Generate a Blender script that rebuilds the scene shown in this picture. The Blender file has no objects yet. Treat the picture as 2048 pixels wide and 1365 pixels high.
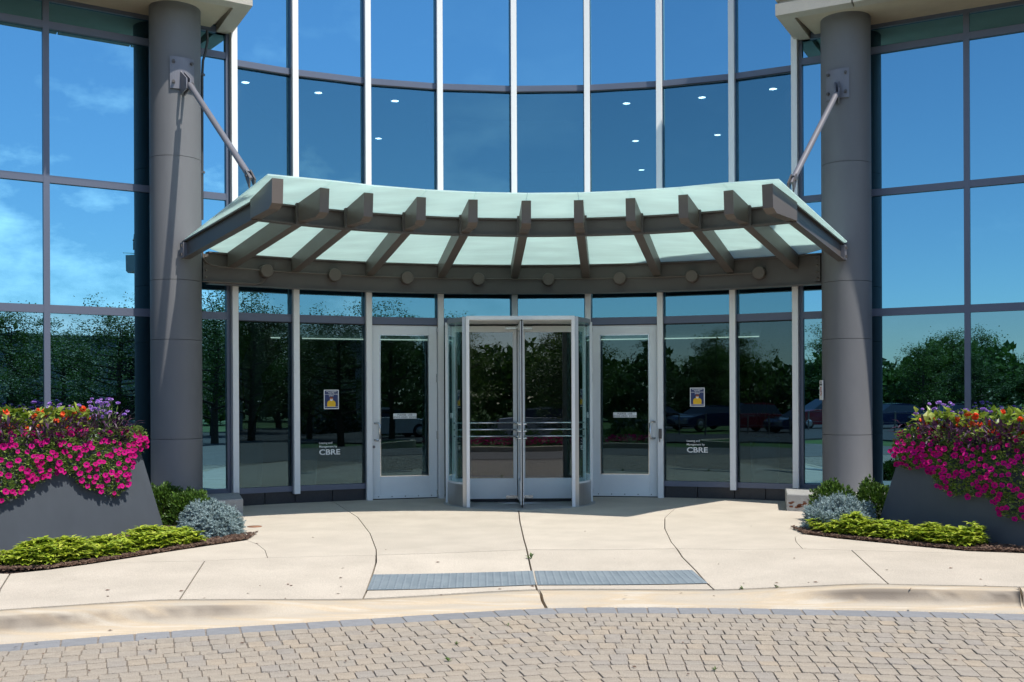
import bpy, math, random
from mathutils import Vector, Matrix, noise
R_ = random.Random(7)
D = bpy.data
SC = bpy.context.scene
COL = SC.collection
rad = math.radians

# ------------------------------------------------------------------ camera, sky, sun, exposure
F = 2100.0; HC = 1.4; ROLL = .0045
cam_d = D.cameras.new('camera'); cam = D.objects.new('camera', cam_d); COL.objects.link(cam)
cam_d.sensor_width = 36; cam_d.lens = 36 * F / 2048; cam_d.shift_y = (804 - 682.5) / 2048
cam_d.clip_start = .1; cam_d.clip_end = 3000
cam.matrix_world = Matrix.Translation((0, 0, HC)) @ Matrix.Rotation(rad(90), 4, 'X') @ Matrix.Rotation(-ROLL, 4, 'Z')
SC.camera = cam
SUN = Vector((.42, -.37, 1.0)).normalized()
SUN_EL = math.asin(SUN.z); SUN_AZ = math.atan2(SUN.x, SUN.y)
w = D.worlds.new('World'); SC.world = w; w.use_nodes = True
nt = w.node_tree; nt.nodes.clear()
def wn(t, **k):
    n = nt.nodes.new(t)
    for a, b in k.items(): setattr(n, a, b)
    return n
sky = wn('ShaderNodeTexSky', sky_type='NISHITA', sun_disc=False, sun_elevation=SUN_EL, sun_rotation=SUN_AZ,
         air_density=1.0, dust_density=.25, ozone_density=2.5, altitude=200)
bgn = wn('ShaderNodeBackground'); bgn.inputs[1].default_value = .135
out = wn('ShaderNodeOutputWorld')
tc = wn('ShaderNodeTexCoord'); mp = wn('ShaderNodeMapping'); mp.inputs['Scale'].default_value = (1.0, 1.0, 2.1)
nz = wn('ShaderNodeTexNoise'); nz.inputs['Scale'].default_value = 3.4; nz.inputs['Detail'].default_value = 9; nz.inputs['Roughness'].default_value = .62
cr = wn('ShaderNodeMapRange'); cr.inputs['From Min'].default_value = .50; cr.inputs['From Max'].default_value = .62
cr.inputs['To Max'].default_value = .8
mx = wn('ShaderNodeMix', data_type='RGBA'); mx.inputs['B'].default_value = (12, 12.4, 13, 1)
L = nt.links
L.new(tc.outputs['Generated'], mp.inputs[0]); L.new(mp.outputs[0], nz.inputs['Vector']); L.new(nz.outputs['Fac'], cr.inputs['Value'])
sx_ = wn('ShaderNodeSeparateXYZ'); L.new(tc.outputs['Generated'], sx_.inputs[0])
mr2 = wn('ShaderNodeMapRange'); mr2.inputs['From Min'].default_value = .34; mr2.inputs['From Max'].default_value = .17; mr2.inputs['To Min'].default_value = .12; mr2.inputs['To Max'].default_value = 1
ml = wn('ShaderNodeMath', operation='MULTIPLY'); L.new(sx_.outputs['Z'], mr2.inputs['Value']); L.new(mr2.outputs[0], ml.inputs[0]); L.new(cr.outputs[0], ml.inputs[1])
mr3 = wn('ShaderNodeMapRange'); mr3.inputs['From Min'].default_value = .1; mr3.inputs['From Max'].default_value = .6; mr3.inputs['To Min'].default_value = .13
m3 = wn('ShaderNodeMath', operation='MULTIPLY'); L.new(sx_.outputs['X'], mr3.inputs['Value']); L.new(mr3.outputs[0], m3.inputs[0]); L.new(ml.outputs[0], m3.inputs[1])
L.new(m3.outputs[0], mx.inputs['Factor']); L.new(sky.outputs[0], mx.inputs['A'])
L.new(mx.outputs['Result'], bgn.inputs[0]); L.new(bgn.outputs[0], out.inputs[0])
sd = D.lights.new('sun', 'SUN'); sd.energy = 4.6; sd.angle = rad(.53); sd.color = (1, .94, .85)
so = D.objects.new('sun', sd); COL.objects.link(so); so.rotation_euler = SUN.to_track_quat('Z', 'Y').to_euler()
SC.view_settings.view_transform = 'Standard'; SC.view_settings.look = 'None'
SC.view_settings.gamma = 1; SC.view_settings.exposure = .30; SC.view_settings.use_curve_mapping = False
SC.cycles.max_bounces = 10; SC.cycles.transparent_max_bounces = 24; SC.cycles.glossy_bounces = 5
SC.cycles.use_denoising = True; SC.cycles.sample_clamp_indirect = 6; SC.cycles.caustics_reflective = False; SC.cycles.caustics_refractive = False

# ------------------------------------------------------------------ material helpers
def mat(name, col=(.5, .5, .5), rough=.6, metal=0, var=0, vscale=8, bump=0, bscale=60, spec=.5, island=0, objrand=0, col2=None,
        trans=0, speck=0, stretch=None, coat=0, detail=6, objv=0):
    m = D.materials.new(name); m.use_nodes = True; n = m.node_tree; b = n.nodes['Principled BSDF']
    def N(t, **k):
        x = n.nodes.new(t)
        for a, c in k.items(): setattr(x, a, c)
        return x
    b.inputs['Roughness'].default_value = rough; b.inputs['Metallic'].default_value = metal
    b.inputs['Specular IOR Level'].default_value = spec
    if coat: b.inputs['Coat Weight'].default_value = coat; b.inputs['Coat Roughness'].default_value = .05
    tcn = N('ShaderNodeTexCoord'); vec = tcn.outputs['Object']
    if stretch:
        mpn = N('ShaderNodeMapping'); mpn.inputs['Scale'].default_value = stretch; n.links.new(vec, mpn.inputs[0]); vec = mpn.outputs[0]
    c = None
    rgb = N('ShaderNodeRGB'); rgb.outputs[0].default_value = (*col, 1); c = rgb.outputs[0]
    if col2:
        src = None
        if island:
            g = N('ShaderNodeNewGeometry'); src = g.outputs['Random Per Island']
        elif objrand:
            g = N('ShaderNodeObjectInfo'); src = g.outputs['Random']
        else:
            g = N('ShaderNodeTexNoise'); g.inputs['Scale'].default_value = vscale; g.inputs['Detail'].default_value = detail
            n.links.new(vec, g.inputs['Vector'])
            mr = N('ShaderNodeMapRange'); mr.inputs['From Min'].default_value = .35; mr.inputs['From Max'].default_value = .65
            n.links.new(g.outputs['Fac'], mr.inputs['Value']); src = mr.outputs[0]
        cols = col2 if isinstance(col2, list) else [col2]
        if len(cols) == 1:
            mxn = N('ShaderNodeMix', data_type='RGBA'); n.links.new(src, mxn.inputs['Factor']); n.links.new(c, mxn.inputs['A'])
            mxn.inputs['B'].default_value = (*cols[0], 1); c = mxn.outputs['Result']
        else:
            rp = N('ShaderNodeValToRGB'); rp.color_ramp.interpolation = 'LINEAR'
            allc = [col] + cols; e = rp.color_ramp.elements
            e[0].color = (*allc[0], 1); e[0].position = 0; e[1].color = (*allc[-1], 1); e[1].position = 1
            for i, q in enumerate(allc[1:-1]):
                k = e.new((i + 1) / (len(allc) - 1)); k.color = (*q, 1)
            n.links.new(src, rp.inputs[0]); c = rp.outputs[0]
    if var:
        nn = N('ShaderNodeTexNoise'); nn.inputs['Scale'].default_value = vscale; nn.inputs['Detail'].default_value = detail; nn.inputs['Roughness'].default_value = .65
        n.links.new(vec, nn.inputs['Vector'])
        mr = N('ShaderNodeMapRange'); mr.inputs['From Min'].default_value = .3; mr.inputs['From Max'].default_value = .7
        mr.inputs['To Min'].default_value = 1 - var; mr.inputs['To Max'].default_value = 1 + var
        n.links.new(nn.outputs['Fac'], mr.inputs['Value'])
        mm = N('ShaderNodeVectorMath', operation='SCALE'); n.links.new(c, mm.inputs[0]); n.links.new(mr.outputs[0], mm.inputs['Scale']); c = mm.outputs[0]
    if speck:
        ns = N('ShaderNodeTexNoise'); ns.inputs['Scale'].default_value = bscale * 1.6; ns.inputs['Detail'].default_value = 3; ns.inputs['Roughness'].default_value = .8
        n.links.new(vec, ns.inputs['Vector'])
        mr = N('ShaderNodeMapRange'); mr.inputs['From Min'].default_value = .3; mr.inputs['From Max'].default_value = .7
        mr.inputs['To Min'].default_value = 1 - speck; mr.inputs['To Max'].default_value = 1 + speck
        n.links.new(ns.outputs['Fac'], mr.inputs['Value'])
        mm = N('ShaderNodeVectorMath', operation='SCALE'); n.links.new(c, mm.inputs[0]); n.links.new(mr.outputs[0], mm.inputs['Scale']); c = mm.outputs[0]
    if objv:
        oi = N('ShaderNodeObjectInfo'); mr = N('ShaderNodeMapRange'); mr.inputs['To Min'].default_value = 1 - objv; mr.inputs['To Max'].default_value = 1 + objv
        n.links.new(oi.outputs['Random'], mr.inputs['Value']); mm = N('ShaderNodeVectorMath', operation='SCALE'); n.links.new(c, mm.inputs[0]); n.links.new(mr.outputs[0], mm.inputs['Scale']); c = mm.outputs[0]
    n.links.new(c, b.inputs['Base Color'])
    if bump:
        nb = N('ShaderNodeTexNoise'); nb.inputs['Scale'].default_value = bscale; nb.inputs['Detail'].default_value = 5
        n.links.new(vec, nb.inputs['Vector'])
        bn = N('ShaderNodeBump'); bn.inputs['Strength'].default_value = bump; bn.inputs['Distance'].default_value = .01
        n.links.new(nb.outputs['Fac'], bn.inputs['Height']); n.links.new(bn.outputs[0], b.inputs['Normal'])
    if trans:
        tb = N('ShaderNodeBsdfTranslucent'); n.links.new(c, tb.inputs[0])
        ms = N('ShaderNodeMixShader'); ms.inputs[0].default_value = trans
        o = n.nodes['Material Output']; n.links.new(b.outputs[0], ms.inputs[1]); n.links.new(tb.outputs[0], ms.inputs[2]); n.links.new(ms.outputs[0], o.inputs[0])
    return m

def glass(name, refl, base, tint, rough=.0, power=4.0, wav=0, wscale=.7):
    """coated window glass: tinted mirror over a tinted see-through body"""
    m = D.materials.new(name); m.use_nodes = True; n = m.node_tree; n.nodes.clear()
    N = n.nodes.new
    o = N('ShaderNodeOutputMaterial'); ms = N('ShaderNodeMixShader'); gl = N('ShaderNodeBsdfGlossy'); tr = N('ShaderNodeBsdfTransparent')
    gl.inputs['Color'].default_value = (*refl, 1); gl.inputs['Roughness'].default_value = rough
    tr.inputs['Color'].default_value = (*tint, 1)
    lw = N('ShaderNodeLayerWeight'); lw.inputs['Blend'].default_value = .5
    pw = N('ShaderNodeMath'); pw.operation = 'POWER'; pw.inputs[1].default_value = power
    mr = N('ShaderNodeMapRange'); mr.inputs['To Min'].default_value = base; mr.inputs['To Max'].default_value = 1
    n.links.new(lw.outputs['Facing'], pw.inputs[0]); n.links.new(pw.outputs[0], mr.inputs['Value']); n.links.new(mr.outputs[0], ms.inputs[0])
    n.links.new(tr.outputs[0], ms.inputs[1]); n.links.new(gl.outputs[0], ms.inputs[2]); n.links.new(ms.outputs[0], o.inputs[0])
    if wav:
        t = N('ShaderNodeTexCoord'); nn = N('ShaderNodeTexNoise'); nn.inputs['Scale'].default_value = wscale; nn.inputs['Detail'].default_value = 2
        bn = N('ShaderNodeBump'); bn.inputs['Strength'].default_value = 1; bn.inputs['Distance'].default_value = wav
        n.links.new(t.outputs['Object'], nn.inputs['Vector']); n.links.new(nn.outputs['Fac'], bn.inputs['Height']); n.links.new(bn.outputs[0], gl.inputs['Normal'])
    return m

def emis(name, col, s):
    m = D.materials.new(name); m.use_nodes = True; n = m.node_tree; n.nodes.clear()
    o = n.nodes.new('ShaderNodeOutputMaterial'); e = n.nodes.new('ShaderNodeEmission'); e.inputs[0].default_value = (*col, 1); e.inputs[1].default_value = s
    n.links.new(e.outputs[0], o.inputs[0]); return m

M = {}
M['concrete'] = mat('concrete', (.47, .42, .35), .85, col2=(.50, .447, .374), vscale=2.0, var=.045, bump=.5, bscale=70, speck=.24, objv=.035)
M['concrete_curb'] = mat('concrete_curb', (.48, .425, .345), .85, col2=[(.47, .405, .315), (.49, .40, .285), (.51, .455, .37)], vscale=1.6, var=.08, bump=.4, bscale=60, speck=.18, stretch=(1, 5, 1))
mm_ = M['concrete_curb']; nn_ = mm_.node_tree; bs_ = nn_.nodes['Principled BSDF']; lk_ = bs_.inputs['Base Color'].links[0].from_socket
at_ = nn_.nodes.new('ShaderNodeAttribute'); at_.attribute_name = 'stain'; mx_ = nn_.nodes.new('ShaderNodeMix'); mx_.data_type = 'RGBA'
nn_.links.new(at_.outputs['Fac'], mx_.inputs['Factor']); nn_.links.new(lk_, mx_.inputs['A']); mx_.inputs['B'].default_value = (.15, .125, .10, 1); nn_.links.new(mx_.outputs['Result'], bs_.inputs['Base Color'])
M['joint'] = mat('joint_sand', (.21, .18, .15), .95, var=.3, vscale=20)
M['jointdk'] = mat('joint_dark', (.07, .06, .05), .95, var=.3, vscale=20)
M['paver'] = mat('paver', (.325, .283, .232), .9, col2=[(.35, .303, .245), (.305, .275, .24), (.36, .308, .243), (.315, .282, .238), (.375, .31, .235)], objrand=1, var=.14, vscale=14, bump=.9, bscale=90, speck=.32)
M['paver_i'] = mat('paver_joined', (.325, .283, .232), .9, col2=[(.35, .303, .245), (.305, .275, .24), (.36, .308, .243), (.315, .282, .238), (.375, .31, .235)], island=1, var=.14, vscale=14, bump=.9, bscale=90, speck=.32)
M['paver_dark'] = mat('charcoal_paver', (.205, .213, .225), .9, col2=(.245, .25, .26), objrand=1, var=.12, vscale=12, bump=.6, bscale=90, speck=.2)
M['tactile'] = mat('tactile_plate', (.165, .205, .235), .65, col2=(.20, .24, .265), vscale=4, var=.08, speck=.08, bscale=60)
M['granite'] = mat('granite', (.33, .33, .32), .7, var=.15, vscale=5, bump=.3, bscale=120, speck=.4)
M['steel'] = mat('painted_steel', (.098, .088, .083), .42, var=.06, vscale=3, bump=.05, bscale=30)
M['steel2'] = mat('painted_steel_brown', (.125, .105, .092), .45, var=.06, vscale=4)
M['column'] = mat('column_paint', (.148, .15, .158), .55, col2=(.162, .163, .17), vscale=1.6, var=.075, bump=.08, bscale=14, stretch=(1, 1, .35), objv=.04)
M['plate'] = mat('grey_steel_plate', (.19, .19, .215), .4, metal=.2)
M['frame'] = mat('blue_grey_frame', (.125, .145, .20), .38, metal=.2)
M['cap'] = mat('white_mullion_cap', (.84, .84, .83), .4)
M['alu'] = mat('door_aluminium', (.80, .83, .84), .4, metal=.05, var=.03, vscale=2)
M['alu_b'] = mat('brushed_aluminium', (.50, .49, .47), .34, metal=.75, var=.05, vscale=3, stretch=(14, 14, .3))
M['bar'] = mat('polished_bar', (.72, .73, .74), .2, metal=.9)
M['black'] = mat('black_gasket', (.012, .012, .014), .5)
M['basestone'] = mat('dark_base_stone', (.022, .025, .032), .35, var=.25, vscale=30, speck=.2)
M['soffit'] = mat('soffit_render', (.50, .44, .34), .9, var=.07, vscale=3, bump=.1)
M['precast'] = mat('precast_concrete', (.50, .47, .41), .9, var=.05, vscale=4, bump=.9, bscale=110, speck=.22)
M['planter'] = mat('planter_metal', (.060, .072, .088), .62, var=.13, vscale=2.2, bump=.05, bscale=4, stretch=(1, 1, .45), objv=.05)
M['mulch'] = mat('mulch', (.12, .065, .042), .95, col2=[(.07, .04, .03), (.16, .095, .065), (.20, .14, .10)], island=1, var=.3, vscale=30)
M['mulch_b'] = mat('mulch_bed', (.06, .036, .027), .95, var=.5, vscale=40, bump=1, bscale=80)
M['interior'] = mat('interior_wall', (.12, .125, .13), .8)
M['interior_floor'] = mat('interior_floor', (.07, .065, .06), .25)
M['ceiling'] = mat('interior_ceiling', (.15, .165, .175), .9)
M['recess'] = mat('warm_recess', (.62, .54, .47), .9)
M['bulkhead'] = mat('teal_grey_bulkhead', (.14, .23, .24), .7)
M['glass_hi'] = glass('mirror_glass', (.28, .66, .90), .68, (.04, .06, .08), wav=.0011)
M['glass_wl'] = glass('wing_low_glass', (.36, .72, .92), .44, (.04, .06, .08), wav=.0011)
M['glass'] = glass('vision_glass', (.30, .70, .90), .31, (.40, .50, .54), wav=.0012)
M['glass_lo'] = glass('lobby_glass', (.55, .84, .95), .095, (.34, .44, .47), wav=.0012)
M['glass_door'] = glass('door_glass', (.85, .92, 1.0), .12, (.50, .52, .50), wav=.0012)
M['glass_drum'] = glass('drum_glass', (.8, .95, 1.0), .12, (.80, .92, .90))
M['glass_back'] = mat('dark_backing', (.01, .012, .016), .8)
M['canopy_glass'] = mat('frosted_canopy_glass', (.78, .93, .915), .22, trans=.6, var=.07, vscale=2.2, stretch=(.5, 2, 1))  # stretched colour noise stands in for streaks of light on the underside
M['light'] = emis('downlight', (1, .97, .9), 12)
M['striplight'] = emis('strip_light', (1, .86, .66), 2.6)
M['white_print'] = mat('white_print', (.8, .8, .8), .6)
M['black_print'] = mat('black_print', (.02, .02, .02), .6)
M['sticker'] = mat('silver_sticker', (.78, .82, .82), .5)
M['navy'] = mat('navy_print', (.018, .035, .13), .5)
M['yellow'] = mat('yellow_print', (.85, .50, .01), .5)
M['skinprint'] = mat('skin_print', (.72, .38, .22), .5)
M['hairprint'] = mat('hair_print', (.25, .05, .02), .5)
M['red'] = mat('red_print', (.5, .02, .02), .5)
M['rust'] = mat('rust', (.16, .055, .025), .9, var=.4, vscale=40)
M['iron'] = mat('iron_cover', (.25, .12, .07), .8, var=.2, vscale=30)
M['leaf_box'] = mat('boxwood_leaf', (.05, .115, .014), .45, col2=[(.085, .17, .02), (.03, .075, .012), (.12, .22, .03)], island=1, trans=.25)
M['leaf_lime'] = mat('pachysandra_leaf', (.32, .42, .03), .4, col2=[(.46, .54, .05), (.15, .26, .02), (.56, .60, .10)], island=1, trans=.3)
M['spruce'] = mat('blue_spruce_needle', (.24, .33, .34), .7, col2=[(.34, .45, .46), (.15, .22, .23), (.42, .53, .54)], island=1, trans=.1)
M['leaf_pet'] = mat('petunia_leaf', (.20, .31, .06), .5, col2=[(.30, .42, .10), (.10, .20, .03), (.42, .50, .20)], island=1, trans=.3)
M['leaf_big'] = mat('broad_leaf', (.20, .30, .03), .4, col2=[(.30, .40, .05), (.10, .20, .02), (.40, .44, .08)], island=1, trans=.35)
M['leaf_purple'] = mat('purple_leaf', (.055, .022, .055), .4, col2=[(.10, .035, .10), (.035, .015, .04)], island=1, trans=.15)
M['magenta'] = mat('magenta_petal', (.43, .0, .13), .7, col2=(.54, .003, .21), objrand=1, trans=.25, spec=.15)
M['throat'] = mat('petunia_throat', (.12, .0, .06), .6)
M['orange'] = mat('orange_petal', (.82, .085, .02), .5, col2=(.88, .16, .04), objrand=1, trans=.25)
M['lilac'] = mat('lilac_petal', (.42, .22, .68), .6, col2=(.52, .32, .75), objrand=1, trans=.2)
M['stem'] = mat('green_stem', (.12, .19, .04), .6)
M['silver'] = mat('silver_leaf', (.42, .50, .46), .6, trans=.2)
M['bark'] = mat('bark', (.075, .058, .042), .95, var=.3, vscale=9, bump=1, bscale=20)
for i, (a, b, c_) in enumerate([((.055, .13, .02), (.10, .20, .03), (.025, .065, .012)), ((.07, .145, .02), (.13, .22, .03), (.03, .075, .012)), ((.045, .10, .025), (.08, .15, .03), (.02, .05, .012))]):
    M['tree%d' % i] = mat('tree_leaf%d' % i, a, .55, col2=[b, c_], island=1, trans=.3)
M['grass'] = mat('grass', (.045, .10, .018), .9, var=.25, vscale=.6, col2=(.07, .13, .025), bump=1, bscale=30)
M['asphalt'] = mat('asphalt', (.055, .055, .057), .9, var=.12, vscale=.8, speck=.2, bscale=60)
M['drive_far'] = mat('drive_far', (.15, .14, .13), .9, var=.14, vscale=1.2, speck=.3, bscale=12)
M['bbuild'] = mat('far_wall', (.40, .42, .44), .8)
M['tyre'] = mat('tyre', (.015, .015, .015), .8)
M['rim'] = mat('rim', (.5, .5, .5), .3, metal=.8)
M['carglass'] = mat('car_glass', (.01, .013, .016), .05, spec=.9)
M['tail'] = mat('tail_light', (.35, .01, .01), .2)
M['teal_pot'] = mat('teal_pot', (.26, .42, .48), .45)
M['pvc'] = mat('dark_pipe', (.05, .055, .06), .5)

# ------------------------------------------------------------------ object helpers
def link(name, me, parent=None, m=None, loc=None, rz=0):
    o = D.objects.new(name, me); COL.objects.link(o)
    if parent is not None: o.parent = parent
    if loc is not None: o.location = loc
    if rz: o.rotation_euler = (0, 0, rz)
    return o
def tag(o, label=None, cat=None, group=None, kind=None):
    if label: o['label'] = label
    if cat: o['category'] = cat
    if group: o['group'] = group
    if kind: o['kind'] = kind
    return o
def thing(name, label, cat, loc=(0, 0, 0), rz=0, group=None):
    o = D.objects.new(name, None); COL.objects.link(o); o.location = loc; o.rotation_euler = (0, 0, rz); o.empty_display_size = .1
    return tag(o, label, cat, group)

class MB:
    def __init__(s): s.v = []; s.f = []; s.m = []; s.cm = 0; s.sm = []
    def add(s, vs, fs, smooth=False):
        b = len(s.v); s.v += [tuple(p) for p in vs]; s.f += [tuple(i + b for i in f) for f in fs]; s.m += [s.cm] * len(fs); s.sm += [smooth] * len(fs)
        return s
    def box(s, x0, x1, y0, y1, z0, z1, T=None):
        vs = [(x, y, z) for z in (z0, z1) for y in (y0, y1) for x in (x0, x1)]
        if T: vs = [T(*p) for p in vs]
        return s.add(vs, [(0, 2, 3, 1), (4, 5, 7, 6), (0, 1, 5, 4), (2, 6, 7, 3), (0, 4, 6, 2), (1, 3, 7, 5)])
    def bbox(s, x0, x1, y0, y1, z0, z1, b=.004, T=None):
        """box with chamfered vertical + top edges"""
        ring = [(x0 + b, y0), (x1 - b, y0), (x1, y0 + b), (x1, y1 - b), (x1 - b, y1), (x0 + b, y1), (x0, y1 - b), (x0, y0 + b)]
        return s.prism(ring, z0, z1, T, b)
    def prism(s, ring, z0, z1, T=None, b=0):
        n = len(ring); cx = sum(p[0] for p in ring) / n; cy = sum(p[1] for p in ring) / n
        def sc(p):
            d = math.hypot(p[0] - cx, p[1] - cy) or 1; k = 1 - b / d; return (cx + (p[0] - cx) * k, cy + (p[1] - cy) * k)
        vs = [(*p, z0) for p in ring]
        if b: vs += [(*p, z1 - b) for p in ring] + [(*sc(p), z1) for p in ring]; L_ = 3
        else: vs += [(*p, z1) for p in ring]; L_ = 2
        if T: vs = [T(*p) for p in vs]
        fs = [tuple(range(n - 1, -1, -1)), tuple(range((L_ - 1) * n, L_ * n))]
        for l in range(L_ - 1):
            fs += [(l * n + i, l * n + (i + 1) % n, (l + 1) * n + (i + 1) % n, (l + 1) * n + i) for i in range(n)]
        return s.add(vs, fs)
    def quadprism(s, A, B):
        """two matching polygons joined"""
        n = len(A)
        return s.add(list(A) + list(B), [tuple(range(n - 1, -1, -1)), tuple(range(n, 2 * n))] + [(i, (i + 1) % n, n + (i + 1) % n, n + i) for i in range(n)])
    def tube(s, pts, r, n=8, r2=None, cap=True):
        pts = [Vector(p) for p in pts]; k = len(pts); vs = []
        up = Vector((0, 0, 1))
        for i, p in enumerate(pts):
            d = (pts[min(i + 1, k - 1)] - pts[max(i - 1, 0)]).normalized()
            a = d.cross(up if abs(d.z) < .9 else Vector((1, 0, 0))).normalized(); b = d.cross(a)
            rr = r if r2 is None else r + (r2 - r) * i / (k - 1)
            for j in range(n):
                t = 2 * math.pi * j / n; vs.append(p + a * math.cos(t) * rr + b * math.sin(t) * rr)
        fs = [(i * n + j, i * n + (j + 1) % n, (i + 1) * n + (j + 1) % n, (i + 1) * n + j) for i in range(k - 1) for j in range(n)]
        s.add(vs, fs, True)
        if cap: s.add([vs[j] for j in range(n)] + [vs[(k - 1) * n + j] for j in range(n)], [tuple(range(n)), tuple(range(2 * n - 1, n - 1, -1))])
        return s
    def lathe(s, prof, n=24, c=(0, 0), smooth=True, cap=False):
        vs = [(c[0] + r * math.cos(2 * math.pi * j / n), c[1] + r * math.sin(2 * math.pi * j / n), z) for r, z in prof for j in range(n)]
        fs = [(i * n + j, i * n + (j + 1) % n, (i + 1) * n + (j + 1) % n, (i + 1) * n + j) for i in range(len(prof) - 1) for j in range(n)]
        s.add(vs, fs, smooth)
        if cap: s.add(vs[-n:], [tuple(range(n))]); s.add(vs[:n], [tuple(range(n - 1, -1, -1))])
        return s
    def mesh(s, name, mats):
        me = D.meshes.new(name); me.from_pydata(s.v, [], s.f)
        if not isinstance(mats, (list, tuple)): mats = [mats]
        for q in mats: me.materials.append(M[q] if isinstance(q, str) else q)
        me.polygons.foreach_set('material_index', s.m); me.polygons.foreach_set('use_smooth', s.sm); me.update()
        return me
    def build(s, name, mats, parent=None, **k):
        return link(name, s.mesh(name, mats), parent, **k)

def struct(name, mb, mats): return tag(mb.build(name, mats), kind='structure')

# ------------------------------------------------------------------ survey of the place
DEL = .04514; E1 = Vector((math.cos(DEL), math.sin(DEL))); E2 = Vector((-math.sin(DEL), math.cos(DEL)))
CX = Vector((.3742, 8.144)); RW = 7.38
def P(deg, r, z):
    a = rad(deg); q = CX + (E1 * math.sin(a) + E2 * math.cos(a)) * r; return (q.x, q.y, z)
def UV(u, v): a = u - 1024; b = v - 804; return a - ROLL * b, b + ROLL * a
def atz(u, v, z): U, V = UV(u, v); Y = F * (HC - z) / V; return Vector((U / F * Y, Y, z))
def atY(u, v, Y): U, V = UV(u, v); return Vector((U / F * Y, Y, HC - V / F * Y))
PM = [-31.75, -25.0, -16.8, -8.55, 0, 8.45, 16.7, 24.85, 31.75]
WL = rad(32.4); WR = rad(28.3)
endL = Vector(P(PM[0], RW, 0)); endR = Vector(P(PM[-1], RW, 0))
dL = Vector((-math.cos(WL), -math.sin(WL), 0)); dR = Vector((math.cos(WR), -math.sin(WR), 0))

class Fr:
    """local frame: x to the viewer's right along a wall, y into the building"""
    def __init__(s, a, b):
        a = Vector(a); b = Vector(b); s.o = a; d = b - a; s.L = math.hypot(d.x, d.y); s.rz = math.atan2(d.y, d.x)
        s.x = Vector((math.cos(s.rz), math.sin(s.rz), 0)); s.y = Vector((-math.sin(s.rz), math.cos(s.rz), 0))
    def __call__(s, x, y, z): p = s.o + s.x * x + s.y * y; return (p.x, p.y, z)

def interp(tab, x):
    if x <= tab[0][0]:
        (a, b), (c, d) = tab[0], tab[1]
    elif x >= tab[-1][0]:
        (a, b), (c, d) = tab[-2], tab[-1]
    else:
        for i in range(len(tab) - 1):
            if tab[i][0] <= x <= tab[i + 1][0]:
                (a, b), (c, d) = tab[i], tab[i + 1]; break
    t = (x - a) / (c - a)
    if x <= tab[0][0] or x >= tab[-1][0]: return b + (d - b) * t
    i0 = max(i - 1, 0); i3 = min(i + 2, len(tab) - 1)
    m1 = (tab[i + 1][1] - tab[i0][1]) / (tab[i + 1][0] - tab[i0][0]) * (c - a)
    m2 = (tab[i3][1] - tab[i][1]) / (tab[i3][0] - tab[i][0]) * (c - a)
    return (2*t**3-3*t*t+1)*b + (t**3-2*t*t+t)*m1 + (-2*t**3+3*t*t)*d + (t**3-t*t)*m2
def sstep(a, b, x):
    t = max(0, min(1, (x - a) / (b - a))); return t * t * (3 - 2 * t)
ZG = -.125
gut = sorted([(q.x, q.y) for q in [atz(u, v, ZG) for u, v in [(0, 1287), (355, 1260), (700, 1238), (1090, 1215.5), (1348, 1214), (1758, 1220), (2048, 1227)]]])
def zj_px(u): return -.02 - .075 * sstep(330, 740, u) * (1 - sstep(1420, 1760, u))
jnt = sorted([(q.x, q.y, z) for q, z in [(atz(u, v, zj_px(u)), zj_px(u)) for u, v in [(0, 1220), (294, 1201), (480, 1199), (726, 1198), (1073, 1180), (1430, 1180), (1590, 1174), (1748, 1168), (2048, 1174)]]])
jntY = [(a, b) for a, b, c in jnt]; jntZ = [(a, c) for a, b, c in jnt]
def zwalk(x, y):
    yj = interp(jntY, x); zj = max(-.1, min(-.02, interp(jntZ, x)))
    d = y - yj
    return zj * (1 - sstep(-.2, 1.9, d)) if d > 0 else zj
def walk(u, v):
    z = 0
    for _ in range(8): q = atz(u, v, z); z = zwalk(q.x, q.y)
    return Vector((q.x, q.y, z))

# ------------------------------------------------------------------ ground, drive, kerb, pavement
mb = MB()
ring = [(math.cos(i * math.pi / 24), math.sin(i * math.pi / 24)) for i in range(48)]
mb.add([(x * 900, y * 900, -.32) for x, y in ring], [tuple(range(48))])
struct('lawn', mb, 'grass')
# drive sheet under the pavers
mb = MB(); xs = [-16 + .5 * i for i in range(65)]
def gy(x): return interp(gut, max(-6.5, min(6.5, x))) - .25 * max(0, abs(x) - 6.5)
mb.add([(x, gy(x) + .05, ZG - .010) for x in xs] + [(x, -2.5, ZG - .010) for x in xs] + [(x, -2.5, -.4) for x in xs], [(i + 65, i + 66, i + 1, i) for i in range(64)] + [(i + 130, i + 131, i + 66, i + 65) for i in range(64)])
drive = struct('driveway', mb, 'joint')
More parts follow.
